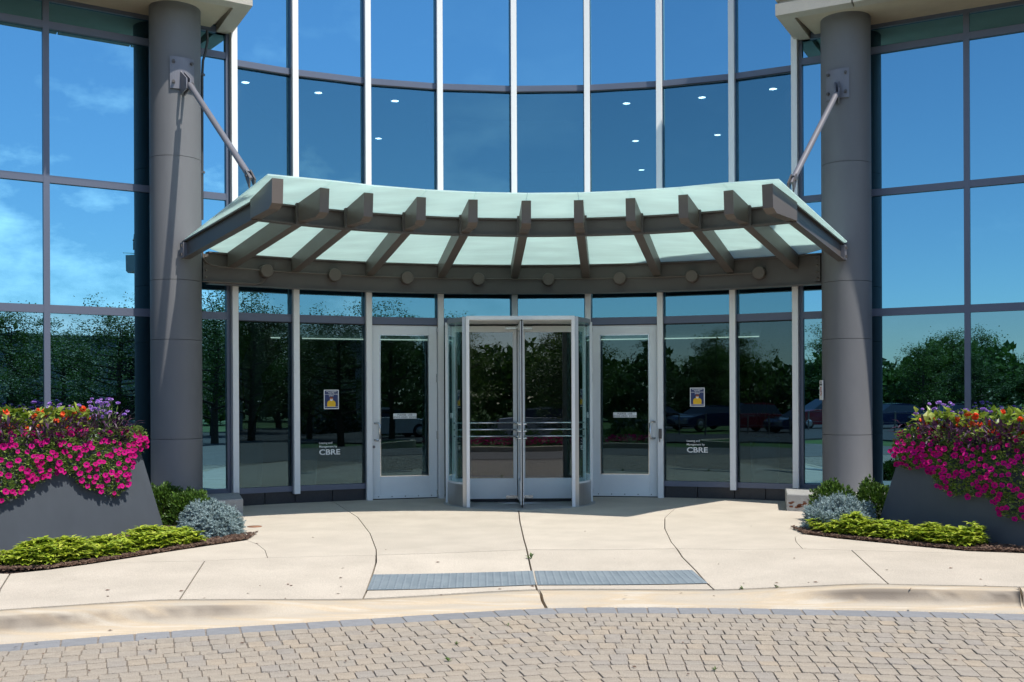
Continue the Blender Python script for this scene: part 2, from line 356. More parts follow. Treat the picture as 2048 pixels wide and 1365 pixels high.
# pavers: rows follow the gutter line
def curve_pts(off):
    out_ = []; x = -5.6
    while x < 5.8:
        dy = (gy(x + .02) - gy(x - .02)) / .04; n = Vector((dy, -1)).normalized(); out_.append(Vector((x, gy(x))) + n * off * 1.0); x += .04
    return out_
def at_len(pts, acc, s):
    import bisect
    i = min(max(bisect.bisect(acc, s) - 1, 0), len(pts) - 2); t = (s - acc[i]) / (acc[i + 1] - acc[i])
    p = pts[i].lerp(pts[i + 1], t); d = (pts[i + 1] - pts[i]).normalized(); return p, math.atan2(d.y, d.x)
def paver_mesh(nm, seed, w, d, m):
    rr = random.Random(seed); c = .010; mb = MB(); j = lambda: rr.uniform(-.0022, .0022)
    hw, hd = w / 2, d / 2
    ring = [(-hw + c + j(), -hd + j()), (hw - c + j(), -hd + j()), (hw + j(), -hd + c + j()), (hw + j(), hd - c + j()), (hw - c + j(), hd + j()), (-hw + c + j(), hd + j()), (-hw + j(), hd - c + j()), (-hw + j(), -hd + c + j())]
    n = 8
    vs = [(x, y, -.04) for x, y in ring] + [(x, y, -.007) for x, y in ring] + [(x * .965, y * .975, -.001 + j() * .3) for x, y in ring]
    fs = [(8 * l + i, 8 * l + (i + 1) % 8, 8 * l + 8 + (i + 1) % 8, 8 * l + 8 + i) for l in range(2) for i in range(8)] + [tuple(range(16, 24))]
    mb.add(vs, fs); return mb, mb.mesh(nm, m)
pv = {}
rowspec = []; off = .235; k = 0
while off < 5.2:
    dd = [.150, .140, .150, .100, .142, .150, .104][k % 7]; rowspec.append((off + dd / 2, dd)); off += dd; k += 1
for dd in {d for _, d in rowspec}: pv[dd] = [paver_mesh('paver', s, .1025, dd - .007, 'paver') for s in range(5)]
pvb = [paver_mesh('border_paver', 50 + s, .217, .216, 'paver_dark') for s in range(4)]
cand = []
pts = curve_pts(.115); acc = [0]
for a, b in zip(pts, pts[1:]): acc.append(acc[-1] + (b - a).length)
s = .05
while s < acc[-1]:
    p, a = at_len(pts, acc, s); s += .2235
    if abs(p.x) < .5 * p.y + .4:
        o = link('border_paver', R_.choice(pvb)[1], drive, loc=(p.x, p.y, ZG - .004 + R_.uniform(-.001, .001)), rz=a + R_.uniform(-.01, .01))
for ri, (of, dd) in enumerate(rowspec):
    pts = curve_pts(of); acc = [0]
    for a, b in zip(pts, pts[1:]): acc.append(acc[-1] + (b - a).length)
    s = R_.uniform(0, .10) + .053 * (ri % 2)
    while s < acc[-1]:
        p, a = at_len(pts, acc, s); wd = R_.choice([1, 1, 1, .98, 1.02, 1.03]); s += .1075 * wd
        wob = .005 * noise.noise(Vector((s * 1.3, of * 2, 0)))
        cand.append((p.x, p.y + wob, ZG + R_.uniform(-.003, .0025), a + R_.uniform(-.02, .02), dd, wd, R_.randrange(5)))
inview = lambda c: abs(c[0]) < .495 * c[1] and c[1] > 5.62
vis = sorted([c for c in cand if inview(c)], key=lambda c: c[1]); near = set(id(c) for c in vis[:300])
sm = MB()
for c in cand:
    x, y, z, a, dd, wd, k = c
    if id(c) in near:
        o = link('paver', pv[dd][k][1], drive, loc=(x, y, z), rz=a); o.scale = (wd, 1, 1)
    else:
        src = pv[dd][k][0]; ca, sa = math.cos(a), math.sin(a)
        sm.add([(x + (q[0] * wd) * ca - q[1] * sa, y + (q[0] * wd) * sa + q[1] * ca, z + q[2]) for q in src.v], src.f)
tag(sm.build('paver_field', 'paver_i', drive), kind='stuff')
# drive surface away from the laid pavers (seen only mirrored in the glass)
mb = MB()
mb.box(-15.9, -5.2, -2.4, 6.2, -.19, ZG + .0); mb.box(5.3, 15.9, -2.4, 6.2, -.19, ZG + .0); mb.box(-5.2, 5.3, -2.4, 1.6, -.19, ZG + .0)
mb.build('far_paving', 'drive_far', drive)
mb = MB(); mb.box(-60, 60, -19, -9.5, -.5, -.25); mb.box(-60, -20, -60, -19, -.5, -.26); mb.box(-60, -15.9, -9.5, 9, -.5, -.25); mb.box(15.9, 60, -9.5, 9, -.5, -.25)
struct('road', mb, 'asphalt')

# kerb and gutter, three sections
curb = MB(); curb.box(-6, 6, 7.0, 7.3, -.5, -.3); curb = struct('curb', curb, 'concrete_curb')
def kerb(x0, x1, cut0, cut1):
    mb = MB(); n = max(2, int((x1 - x0) / .06)); prof = [(0, 0), (.12, .0), (.33, .0), (.37, .07), (.41, .3), (.47, .68), (.53, .9), (.62, .98), (1, 1)]
    rows = []
    for i in range(n + 1):
        x = x0 + (x1 - x0) * i / n
        yj = interp(jntY, x); zj = max(-.1, min(-.02, interp(jntZ, x))); g = gy(x); row = []
        for s_, d_ in prof:
            lean = 0
            if cut1 is not None and i == n: lean = cut1 * s_
            if cut0 is not None and i == 0: lean = cut0 * s_
            zz = zj + (ZG - zj) * d_ + .002 * noise.noise(Vector((x * 4, s_ * 3, 1)))
            row.append((x + lean, yj - .012 + (g - yj + .02) * s_, zz))
        rows.append([(row[0][0], row[0][1], -.3)] + row + [(row[-1][0], row[-1][1], -.3)])
    k = len(rows[0])
    mb.add([p for r in rows for p in r], [(i * k + j, i * k + j + 1, (i + 1) * k + j + 1, (i + 1) * k + j) for i in range(n) for j in range(k - 1)], True)
    mb.add(rows[0], [tuple(range(k))]); mb.add(rows[-1], [tuple(range(k - 1, -1, -1))])
    o = mb.build('curb_section', 'concrete_curb', curb); me = o.data
    at = me.color_attributes.new('stain', 'FLOAT_COLOR', 'POINT'); nv = len(me.vertices)
    for i_ in range(nv):
        st_ = 0
        if i_ < len(rows) * k:
            j = i_ % k - 1; x_, y_, z_ = rows[i_ // k][i_ % k]; hz = max(-.1, min(-.02, interp(jntZ, x_)))
            if 3 <= j <= 6:
                up = sstep(-.07, -.03, hz); st_ = up * (.0, 0, 0, .75, 1, .8, .3, 0, 0)[j] * max(0, min(1, .75 + 1.3 * noise.noise(Vector((x_ * 1.1, j * .2, 4.2))) + .5 * noise.noise(Vector((x_ * 9, j, 2)))))
        at.data[i_].color = (st_, st_, st_, 1)
xc0 = walk(1077, 1180).x; xc1 = atz(1092, 1215, ZG).x
xr0 = walk(2036, 1174).x; xr1 = atz(2050, 1227, ZG).x
kerb(-6.5, xc0 - .012, None, xc1 - xc0); kerb(xc0 + .012, xr0 - .01, xc1 - xc0, xr1 - xr0); kerb(xr0 + .01, 6.8, xr1 - xr0, None)
# road side stain is in the curb material; pavement slabs with real joints
import bmesh
base = MB(); base.add([(-12, 6.6, -.22), (12, 6.6, -.22), (12, 30, -.22), (-12, 30, -.22)], [(0, 1, 2, 3)])
for i in range(46):
    pass
walkO = struct('sidewalk', base, 'jointdk')
Jc = [walk(*q) for q in [(1036, 1010), (1040, 1045), (1048, 1080), (1060, 1130), (1066, 1155), (1074, 1180)]]
Jl = [walk(*q) for q in [(640, 997), (668, 1005), (715, 1035), (740, 1068), (752, 1100), (752, 1125), (746, 1145), (733, 1182), (726, 1198)]]
Jr = [walk(*q) for q in [(1440, 997), (1395, 1006), (1350, 1018), (1330, 1036), (1330, 1058), (1343, 1085), (1365, 1115), (1392, 1142), (1415, 1168), (1428, 1180)]]
H = [walk(*q) for q in [(-60, 1137), (0, 1134), (246, 1125), (410, 1122), (535, 1116), (640, 1113), (752, 1111), (900, 1106), (1055, 1101), (1200, 1100), (1352, 1100), (1480, 1099), (1605, 1098), (1703, 1101), (1900, 1106), (2048, 1112), (2120, 1115)]]
Sl = [walk(*q) for q in [(493, 1081), (515, 1089), (530, 1101), (535, 1116)]]
Sr = [walk(*q) for q in [(1607, 1069), (1590, 1074), (1592, 1084), (1605, 1098)]]
Gl = [walk(410, 1122), walk(385, 1160), walk(361, 1198)]; Gll = [walk(20, 1148), walk(0, 1180), walk(-14, 1222)]
Gr = [walk(1703, 1101), walk(1738, 1133), walk(1772, 1166)]
bedL = [walk(*q) for q in [(493, 1081), (410, 1093), (324, 1106), (250, 1118), (185, 1128), (98, 1140), (0, 1145), (-80, 1150)]]
bedR = [walk(*q) for q in [(1607, 1069), (1680, 1078), (1761, 1086), (1850, 1095), (1936, 1103), (2048, 1107), (2130, 1111)]]
def jY(x, e=0): return Vector((x, interp(jntY, x) + e, 0))
def joint_line(x0, x1, n=14): return [jY(x0 + (x1 - x0) * i / n) for i in range(n + 1)]
def Hseg(a, b):
    xs_ = [p for p in H if min(a.x, b.x) + .02 < p.x < max(a.x, b.x) - .02]; xs_.sort(key=lambda p: p.x, reverse=a.x > b.x); return [a] + xs_ + [b]
def cross(Jp, x_is=None):
    # point of J nearest to H
    best = min(((p - q).length, p) for p in dense(Jp) for q in dense(H)); return best[1]
def dense(L_, k=12):
    o = []
    for a, b in zip(L_, L_[1:]): o += [a.lerp(b, i / k) for i in range(k)]
    return o + [L_[-1]]
def split(Jp):
    d = dense(Jp, 6); h = dense(H, 20); i = min(range(len(d)), key=lambda i: min((Vector((d[i].x, d[i].y)) - Vector((q.x, q.y))).length for q in h)); return d[:i + 1], d[i:]
JcT, JcB = split(Jc); JlT, JlB = split(Jl); JrT, JrB = split(Jr)
back = 15.9
def slab(poly, gap=.006):
    pts = [Vector((p.x, p.y)) for p in poly]; q = [pts[0]]
    for p in pts[1:]:
        if (p - q[-1]).length > .012: q.append(p)
    if (q[0] - q[-1]).length < .012: q.pop()
    n = len(q); area = sum(q[i].x * q[(i + 1) % n].y - q[(i + 1) % n].x * q[i].y for i in range(n))
    if area < 0: q.reverse()
    ins = []
    for i in range(n):
        a = (q[i] - q[i - 1]).normalized(); b = (q[(i + 1) % n] - q[i]).normalized()
        na = Vector((-a.y, a.x)); nb = Vector((-b.y, b.x)); m_ = (na + nb); 
        if m_.length < .3: m_ = na
        m_.normalize(); ins.append(q[i] + m_ * gap / max(.5, m_.dot(na)))
    bm = bmesh.new(); f = bm.faces.new([bm.verts.new((p.x, p.y, 0)) for p in ins])
    x0 = min(p.x for p in ins); x1 = max(p.x for p in ins); y0 = min(p.y for p in ins); y1 = max(p.y for p in ins)
    x = math.ceil(x0 / .25) * .25
    while x < x1:
        bmesh.ops.bisect_plane(bm, geom=bm.verts[:] + bm.edges[:] + bm.faces[:], plane_co=(x, 0, 0), plane_no=(1, 0, 0)); x += .25
    y = math.ceil(y0 / .2) * .2
    while y < min(y1, 12):
        bmesh.ops.bisect_plane(bm, geom=bm.verts[:] + bm.edges[:] + bm.faces[:], plane_co=(0, y, 0), plane_no=(0, 1, 0)); y += .2
    for v in bm.verts: v.co.z = zwalk(v.co.x, v.co.y)
    ed = [e for e in bm.edges if e.is_boundary]
    r = bmesh.ops.extrude_edge_only(bm, edges=ed)
    for g in r['geom']:
        if isinstance(g, bmesh.types.BMVert): g.co.z -= .12
    me = D.meshes.new('paving_slab'); bm.to_mesh(me); bm.free(); me.materials.append(M['concrete']); link('paving_slab', me, walkO)
cH = lambda J: J[-1]
hL = Sl[-1]; hR = Sr[-1]
# front row, left to right
xl = -7.0
slab([jY(xl)] + joint_line(xl + .1, Gll[-1].x) + [Gll[1], Gll[0], Vector((Gll[0].x - .2, Gll[0].y + .02, 0)), Vector((xl, Gll[0].y - 1.2, 0))])
slab(joint_line(Gll[-1].x, Gl[-1].x) + [Gl[1]] + [Gl[0]] + [H[2]] + [bedL[4], bedL[5]] + [Gll[0], Gll[1]])
slab(joint_line(Gl[-1].x, Jl[-1].x) + JlB[::-1] + Hseg(JlT[-1], Gl[0]) + [Gl[1]])
slab(joint_line(Jl[-1].x, Jc[-1].x) + JcB[::-1] + Hseg(JcT[-1], JlT[-1])[1:] + JlB, .008)
slab(joint_line(Jc[-1].x, Jr[-1].x) + JrB[::-1] + Hseg(JrT[-1], JcT[-1])[1:] + JcB, .008)
slab(joint_line(Jr[-1].x, Gr[-1].x) + [Gr[1]] + Hseg(Gr[0], JrT[-1]) + JrB)
slab(joint_line(Gr[-1].x, 6.9) + [Vector((6.9, 8.6, 0))] + bedR[::-1][:2] + Hseg(H[-2], Gr[0])[1:] + [Gr[1]])
# back row
slab(Hseg(H[2], hL) + Sl[::-1] + bedL[1:5], .003)
slab(Hseg(hL, JlT[-1]) + JlT[::-1] + [Vector((Jl[0].x - .2, 15.6, 0)), Vector((-6.5, 15.6, 0)), Vector((-6.5, 13.2, 0)), Vector((-4.2, 12.3, 0))] + Sl, .003)
slab(Hseg(JlT[-1], JcT[-1]) + JcT[::-1] + [Vector((Jc[0].x, back, 0)), Vector((Jl[0].x - .2, back, 0))] + JlT, .007)
slab(Hseg(JcT[-1], JrT[-1]) + JrT[::-1] + [Vector((Jr[0].x + .2, back, 0)), Vector((Jc[0].x, back, 0))] + JcT, .007)
slab(Hseg(JrT[-1], hR) + Sr[::-1] + [Vector((4.3, 12.0, 0)), Vector((6.6, 13.2, 0)), Vector((6.6, 15.7, 0)), Vector((Jr[0].x + .2, 15.7, 0))] + JrT, .003)
slab(Hseg(hR, H[-2]) + bedR[::-1] + Sr, .003)
# planting beds
def bed(poly, extra):
    pl = [Vector((p.x, p.y, 0)) for p in poly] + extra; n = len(pl)
    bm = bmesh.new(); bm.faces.new([bm.verts.new((p.x, p.y, 0)) for p in pl])
    for k in range(60):
        bmesh.ops.bisect_plane(bm, geom=bm.verts[:] + bm.edges[:] + bm.faces[:], plane_co=(-7.5 + .25 * k, 0, 0), plane_no=(1, 0, 0))
    for k in range(40):
        bmesh.ops.bisect_plane(bm, geom=bm.verts[:] + bm.edges[:] + bm.faces[:], plane_co=(0, 7 + .2 * k, 0), plane_no=(0, 1, 0))
    bnd = {v for e in bm.edges if e.is_boundary for v in e.verts}
    for v in bm.verts: v.co.z = zwalk(v.co.x, v.co.y) + (-.02 if v in bnd else .015 + .03 * noise.noise(v.co * 5))
    me = D.meshes.new('mulch_bed'); bm.to_mesh(me); bm.free(); me.materials.append(M['mulch_b']); tag(link('mulch_bed', me), kind='structure')
bed(bedL, [Vector((-7, 7.6, 0)), Vector((-7, 12.2, 0)), Vector((-6, 13.4, 0)), Vector((-4.2, 13.3, 0)), Vector((-3.55, 12.75, 0))])
bed(bedR, [Vector((7, 8.8, 0)), Vector((7, 12.2, 0)), Vector((6.2, 13.9, 0)), Vector((4.4, 13.9, 0)), Vector((3.75, 12.9, 0))])

# tactile plates (two), truncated domes in rows
def plate(pxs, label):
    c = [walk(*q) for q in pxs]   # front-left, front-right, back-right, back-left
    t = thing('tactile_plate', label, 'tactile paving', c[0], 0, None)
    def S(a, b):
        p = (c[0].lerp(c[1], a)).lerp(c[3].lerp(c[2], a), b); return Vector((p.x, p.y, zwalk(p.x, p.y) + .007)) - c[0]
    mb = MB(); n = 24; vs = [S(i / n, j / 6) for j in range(7) for i in range(n + 1)]
    mb.add(vs, [(j * (n + 1) + i, j * (n + 1) + i + 1, (j + 1) * (n + 1) + i + 1, (j + 1) * (n + 1) + i) for j in range(6) for i in range(n)])
    mb.build('plate', 'tactile', t)
    W_ = (c[1] - c[0]).length; cols = int(W_ / .061); dm = MB(); dm.lathe([(.0145, 0), (.0125, .003), (.009, .0055), (.0, .006)], 8)
    me = dm.mesh('dome', 'tactile'); cnt = 0; rest = MB()
    for i in range(cols):
        for j in range(10):
            p = S((i + .5) / cols, (j + .6) / 10.2)
            if j < 10 and cnt < 300:
                link('dome', me, t, loc=p); cnt += 1
            else: rest.add([Vector(v) + p for v in dm.v], dm.f, True)
    if rest.v: tag(rest.build('dome_field', 'tactile', t), kind='stuff')
plate([(734, 1182), (1071.5, 1171.5), (1065.5, 1143.5), (746.5, 1151)], 'blue-grey tactile paving plate left of the open pavement joint at the dropped kerb')
plate([(1075.5, 1171.8), (1416, 1168.5), (1384, 1142), (1069, 1143.5)], 'blue-grey tactile paving plate right of the open pavement joint at the dropped kerb')
# small iron cover on pavement
q = walk(509, 1054); mb = MB(); mb.lathe([(.082, 0), (.082, .006), (.0, .006)], 20)
tag(mb.build('drain_cover', 'iron', loc=q), 'small round rusty cover set in the pavement beside the left blue spruce', 'drain cover')
# weeds in joints
def weed(px, s, label):
    p = walk(*px) if px[1] < 1205 else atz(*px, ZG); mb = MB()
    for k in range(9):
        a = R_.uniform(0, 6.28); l = s * R_.uniform(.5, 1); h = s * R_.uniform(.2, .9); wd = s * .16
        d = Vector((math.cos(a), math.sin(a), 0)); n_ = Vector((-d.y, d.x, 0))
        mb.add([(0, 0, 0), d * l * .6 + n_ * wd + Vector((0, 0, h * .8)), d * l + Vector((0, 0, h)), d * l * .6 - n_ * wd + Vector((0, 0, h * .8))], [(0, 1, 2, 3)])
    tag(mb.build('weed', 'leaf_box', loc=p), label, 'weed')
weed((1062, 1118), .06, 'tall weed growing in the central pavement joint behind the tactile plates')
weed((1485, 1179), .035, 'weed sprouting at the kerb joint right of the right tactile plate')
weed((1552, 1176), .035, 'tiny weed in the kerb joint, further right of two there')
weed((1015, 1252), .022, 'small weed between pavers below the left tactile plate, nearest the grey border')
weed((914, 1290), .024, 'small weed between pavers, left of the centre of the drive')
weed((897, 1323), .03, 'largest weed among the drive pavers, low left of centre')
weed((1430, 1341), .024, 'small weed between pavers near the bottom edge, right of centre')

mb = MB()
for i in range(90):
    if i < 55: p = walk(R_.uniform(60, 2000), R_.uniform(1030, 1175) if i < 30 else R_.uniform(1160, 1200))
    else: p = atz(R_.uniform(20, 2030), R_.uniform(1240, 1360), ZG + .003)
    a = R_.random() * 6; leaf_l = R_.uniform(.008, .024); c_, s_ = math.cos(a), math.sin(a)
    if i < 55 and (p.x < -2.6 or p.x > 3.1) and p.y > 9: continue
    mb.add([(p.x - c_ * leaf_l, p.y - s_ * leaf_l, p.z + .003), (p.x + s_ * leaf_l * .4, p.y - c_ * leaf_l * .4, p.z + .008), (p.x + c_ * leaf_l, p.y + s_ * leaf_l, p.z + .004), (p.x - s_ * leaf_l * .4, p.y + c_ * leaf_l * .4, p.z + .003)], [(0, 1, 2, 3)])
tag(mb.build('leaf_litter', 'mulch'), 'scattered crumbs of dry leaf on the pavement and drive', 'litter', kind='stuff')
# ------------------------------------------------------------------ the building
bld = thing('office_building', 'glass office building with a concave curved blue window wall and beige concrete wing slabs', 'building', (CX.x, CX.y + RW, 0))
off = Vector(bld.location)
class BW(MB):
    pass
def bb(mb, name, m, parent=None):
    par = parent or bld
    mb.v = [tuple(Vector(p) - off) for p in mb.v]
    return mb.build(name, m, par)
ZT, ZS, ZU, ZTOP = 2.575, .205, 6.01, 9.2
def pane(fr, x0, x1, z0, z1, m, y=0, nm='window_pane'):
    t1, t2 = R_.uniform(-.0028, .0028), R_.uniform(-.0028, .0028); xm, zm = (x0 + x1) / 2, (z0 + z1) / 2
    TT = lambda x, yy, z: fr(x, yy + t1 * (x - xm) + t2 * (z - zm), z)
    mb = MB(); mb.box(x0, x1, y, y + .012, z0, z1, TT); return bb(mb, nm, m)
arcfr = [Fr(P(a, RW, 0), P(b, RW, 0)) for a, b in zip(PM, PM[1:])]
for i, fr in enumerate(arcfr):
    L0 = fr.L; e = .03
    pane(fr, e, L0 - e, ZU + .045, ZTOP, 'glass_hi')
    mb = MB(); mb.box(e, L0 - e, .05, .06, ZU + .045, ZTOP, fr); bb(mb, 'spandrel_backing', 'glass_back')
    pane(fr, e, L0 - e, ZT + .055, ZU - .045, 'glass')
    for z, h in ((ZU, .045), (ZT, .055)):
        mb = MB(); mb.box(.0, L0, -.045, .06, z - h, z + h, fr); bb(mb, 'transom', 'frame')
        mb = MB(); mb.box(.04, L0 - .04, -.052, -.0455, z - h - .008, z - h + .004, fr); bb(mb, 'transom_gasket', 'black')
    if i in (3, 4):
        a_, b_ = (.045, .17) if i == 3 else (L0 - .17, L0 - .045)
        pane(fr, a_, b_, .02, ZT - .055, 'glass_lo', nm='side_light'); q_ = b_ if i == 3 else a_
        mb = MB(); mb.bbox(q_ - .02, q_ + .02, -.03, .05, 0, ZT - .056, .003, fr); bb(mb, 'side_light_post', 'alu')
    if i in (0, 1, 6, 7):
        pane(fr, e, L0 - e, ZS + .035, ZT - .055, 'glass_lo')
        mb = MB(); mb.box(0, L0, -.05, .06, ZS - .04, ZS + .035, fr); bb(mb, 'window_sill', 'frame')
        for k in range(2):
            mb = MB(); mb.bbox(k * L0 / 2 + .004, (k + 1) * L0 / 2 - .004, -.02, .1, -.02, ZS - .042, .003, fr); bb(mb, 'base_stone', 'basestone')
# mullions of the curve: white cap over a dark body
for i, a in enumerate(PM):
    q = Vector(P(a, RW, 0)); rz = -rad(a) + DEL; c, s = math.cos(rz), math.sin(rz)
    T = lambda x, y, z: (q.x + x * c - y * s, q.y + x * s + y * c, z)
    z0 = ZT + .05 if i == 4 else (ZS - .07 if i in (0, 1, 7, 8) else 0)
    mb = MB(); mb.bbox(-.042, .042, -.135, -.055, z0, ZTOP, .004, T); mu = bb(mb, 'mullion', 'cap')
    mb = MB(); mb.box(-.045, .045, -.0545, .08, z0, ZTOP, T); mb.v = [tuple(Vector(p) - off) for p in mb.v]; mb.build('mullion_body', 'frame', mu)
# straight wings
frL = Fr(endL + dL * 9.5, endL); frR = Fr(endR, endR + dR * 9.5)
LW = 9.5
def wing(fr, xs_, side):
    z_s = 6.47
    edges = xs_
    for a, b in zip(edges, edges[1:]):
        for z0, z1, m in ((ZS + .035, ZT - .05, 'glass_wl'), (ZT + .05, 4.14, 'glass_hi'), (4.22, 6.04, 'glass_hi'), (6.13, z_s + .3, 'glass_hi')):
            pane(fr, a + .03, b - .03, z0, z1, m)
        mb = MB(); mb.box(a, b, -.02, .1, -.02, ZS - .042, fr); bb(mb, 'base_stone', 'basestone')
    mb = MB(); mb.box(edges[0], edges[-1], .06, .1, 0, z_s + .3, fr); bb(mb, 'spandrel_backing', 'glass_back')
    for z, h in ((ZS, .04), (ZT, .05), (4.18, .045), (6.085, .045), (z_s - .05, .04)):
        for a, b in zip(edges, edges[1:]):
            mb = MB(); mb.box(a + .036, b - .036, -.04, .05, z - h, z + h, fr); bb(mb, 'transom', 'frame')
    for x in edges:
        mb = MB(); mb.box(x - .036, x + .036, -.045, .055, ZS - .04, z_s + .3, fr); bb(mb, 'mullion', 'frame')
def xon(fr, u):    # where the sight line of pixel column u meets the wing
    k = (u - 1024) / F; o, x = fr.o, fr.x; t = (k * o.y - o.x) / (x.x - k * x.y); return t
xL = xon(frL, 94); xR = xon(frR, 1936)
p1 = LW - xL
wing(frL, [LW - .05 - p1 * 3 + .05, xL - p1 * .98, xL, LW - .05], 'L')
wing(frR, [.05, xR, xR * 2, xR * 3], 'R')
# wing roof slabs (soffit, precast edge)
def slabwing(fc, fr, x_out, lab):
    # fc: front corner (x, y) ; soffit z 6.47
    z = 6.38; d = fr.x if x_out > 0 else -fr.x
    A = Vector((fc[0], fc[1], 0)); wallEnd = (endR if x_out > 0 else endL) + fr.y * .0
    B = A + d * 9; Cc = wallEnd + d * 9 + fr.y * 2; W_ = wallEnd + fr.y * .08
    n_in = fr.y
    poly = [A, B, Cc, W_ + fr.y * 2 + d * .0, W_]
    if x_out < 0: poly = poly[::-1]
    mb = MB()
    # soffit inner panel recessed, edge band round it
    def P3(v, zz): return (v.x, v.y, zz)
    e_dir = (W_ - A).normalized(); out_n = -fr.y
    e_n = Vector((-e_dir.y, e_dir.x, 0))
    if e_n.dot(d) > 0: e_n = -e_n
    det = out_n.x * e_n.y - out_n.y * e_n.x
    def cor(i): # corner point inset by i from both faces
        r1 = r2 = -i
        return A + Vector(((r1 * e_n.y - r2 * out_n.y) / det, (out_n.x * r2 - e_n.x * r1) / det, 0))
    LAY = [(0, .15, 0), (.15, .20, .045), (.20, .36, 0), (.36, .42, .045), (.42, 1.3, 0)]
    def panel(pa, pb, pc, pd):
        mb = MB()
        for za, zb, i in LAY:
            q = [pa(i), pb(i), pc, pd]; mb.quadprism([P3(p, z + za) for p in q], [P3(p, z + zb) for p in q])
        bb(mb, 'precast_panel', 'precast')
    cuts = [0, .95, 1.9, 3.6, 5.3, 7, 9]
    for c0, c1 in zip(cuts, cuts[1:]):
        g0 = .02 if c0 else 0
        panel((lambda i, c0=c0, g0=g0: A + d * (c0 + g0) - out_n * i) if c0 else cor, lambda i, c1=c1: A + d * c1 - out_n * i, A + d * c1 - out_n * .2, (A + d * (c0 + g0) - out_n * .2) if c0 else cor(.2))
    panel(cor, lambda i: W_ - e_n * i, W_ - e_n * .2, cor(.2))
    # soffit board inside the edge band
    ins = .2
    mb = MB(); pl = [cor(.18), B + fr.y * .18, Cc, W_ + fr.y * .3 + d * .3]
    if x_out < 0: pl = pl[::-1]
    mb.quadprism([P3(p, z + .05) for p in pl], [P3(p, z + .1) for p in pl]); bb(mb, 'soffit', 'soffit')
    mb = MB(); pl = [A + d * .05 + e_dir * .1, B + fr.y * .05, Cc, W_ + fr.y * .3 + d * .2]
    if x_out < 0: pl = pl[::-1]
    mb.quadprism([P3(p, z + .11) for p in pl], [P3(p, z + 2.6) for p in pl]); bb(mb, 'upper_wall', 'precast')
slabwing((-3.23, 13.17), frL, -1, 'left'); slabwing((3.43, 13.59), frR, 1, 'right')
# interior shell
mb = MB(); mb.box(-9, 9.5, 15.0, 27, -.08, -.005); mb.v = [(x, max(y, 15.0), z) for x, y, z in mb.v]
fl = MB(); arc = [P(-31.7 + 63.4 * i / 16, RW + .1, 0) for i in range(17)]
fl.add([(x, y, .003) for x, y, _ in arc] + [(8, 26, .003), (-8, 26, .003)], [tuple(range(18, 16, -1))[::-1][:0] or tuple(range(17)) + (17, 18)])
bb(fl, 'lobby_floor', 'interior_floor')
mb = MB(); mb.add([(x, y, 5.93) for x, y, _ in arc] + [(8, 26, 5.93), (-8, 26, 5.93)], [tuple(range(17)) + (17, 18)])
cw = MB()
ax0, ax1, ay0, ay1 = -1.39, 1.36, 16.95, 22.5
cl = [(x, y) for x, y, _ in arc]
# ceiling in four pieces round the recessed tray
m_ = [p for p in cl]
def strip(poly, z): mb = MB(); mb.quadprism([(x, y, z) for x, y in poly], [(x, y, z + .05) for x, y in poly]); bb(mb, 'lobby_ceiling', 'ceiling')
strip([p for p in cl] + [(cl[-1][0], ay0), (cl[0][0], ay0)], 5.93)
strip([(cl[0][0], ay0), (ax0, ay0), (ax0, 26), (cl[0][0], 26)], 5.93)
strip([(ax1, ay0), (cl[-1][0], ay0), (cl[-1][0], 26), (ax1, 26)], 5.93)
strip([(ax0, ay1), (ax1, ay1), (ax1, 26), (ax0, 26)], 5.93)
mb = MB(); mb.box(ax0, ax1, ay0, ay1, 6.3, 6.35); mb.box(ax0 - .02, ax0, ay0, ay1, 5.94, 6.3); mb.box(ax1, ax1 + .02, ay0, ay1, 5.94, 6.3); mb.box(ax0, ax1, ay0 - .02, ay0, 5.99, 6.3); mb.box(ax0, ax1, ay1, ay1 + .02, 5.94, 6.35); bb(mb, 'ceiling_recess', 'recess')

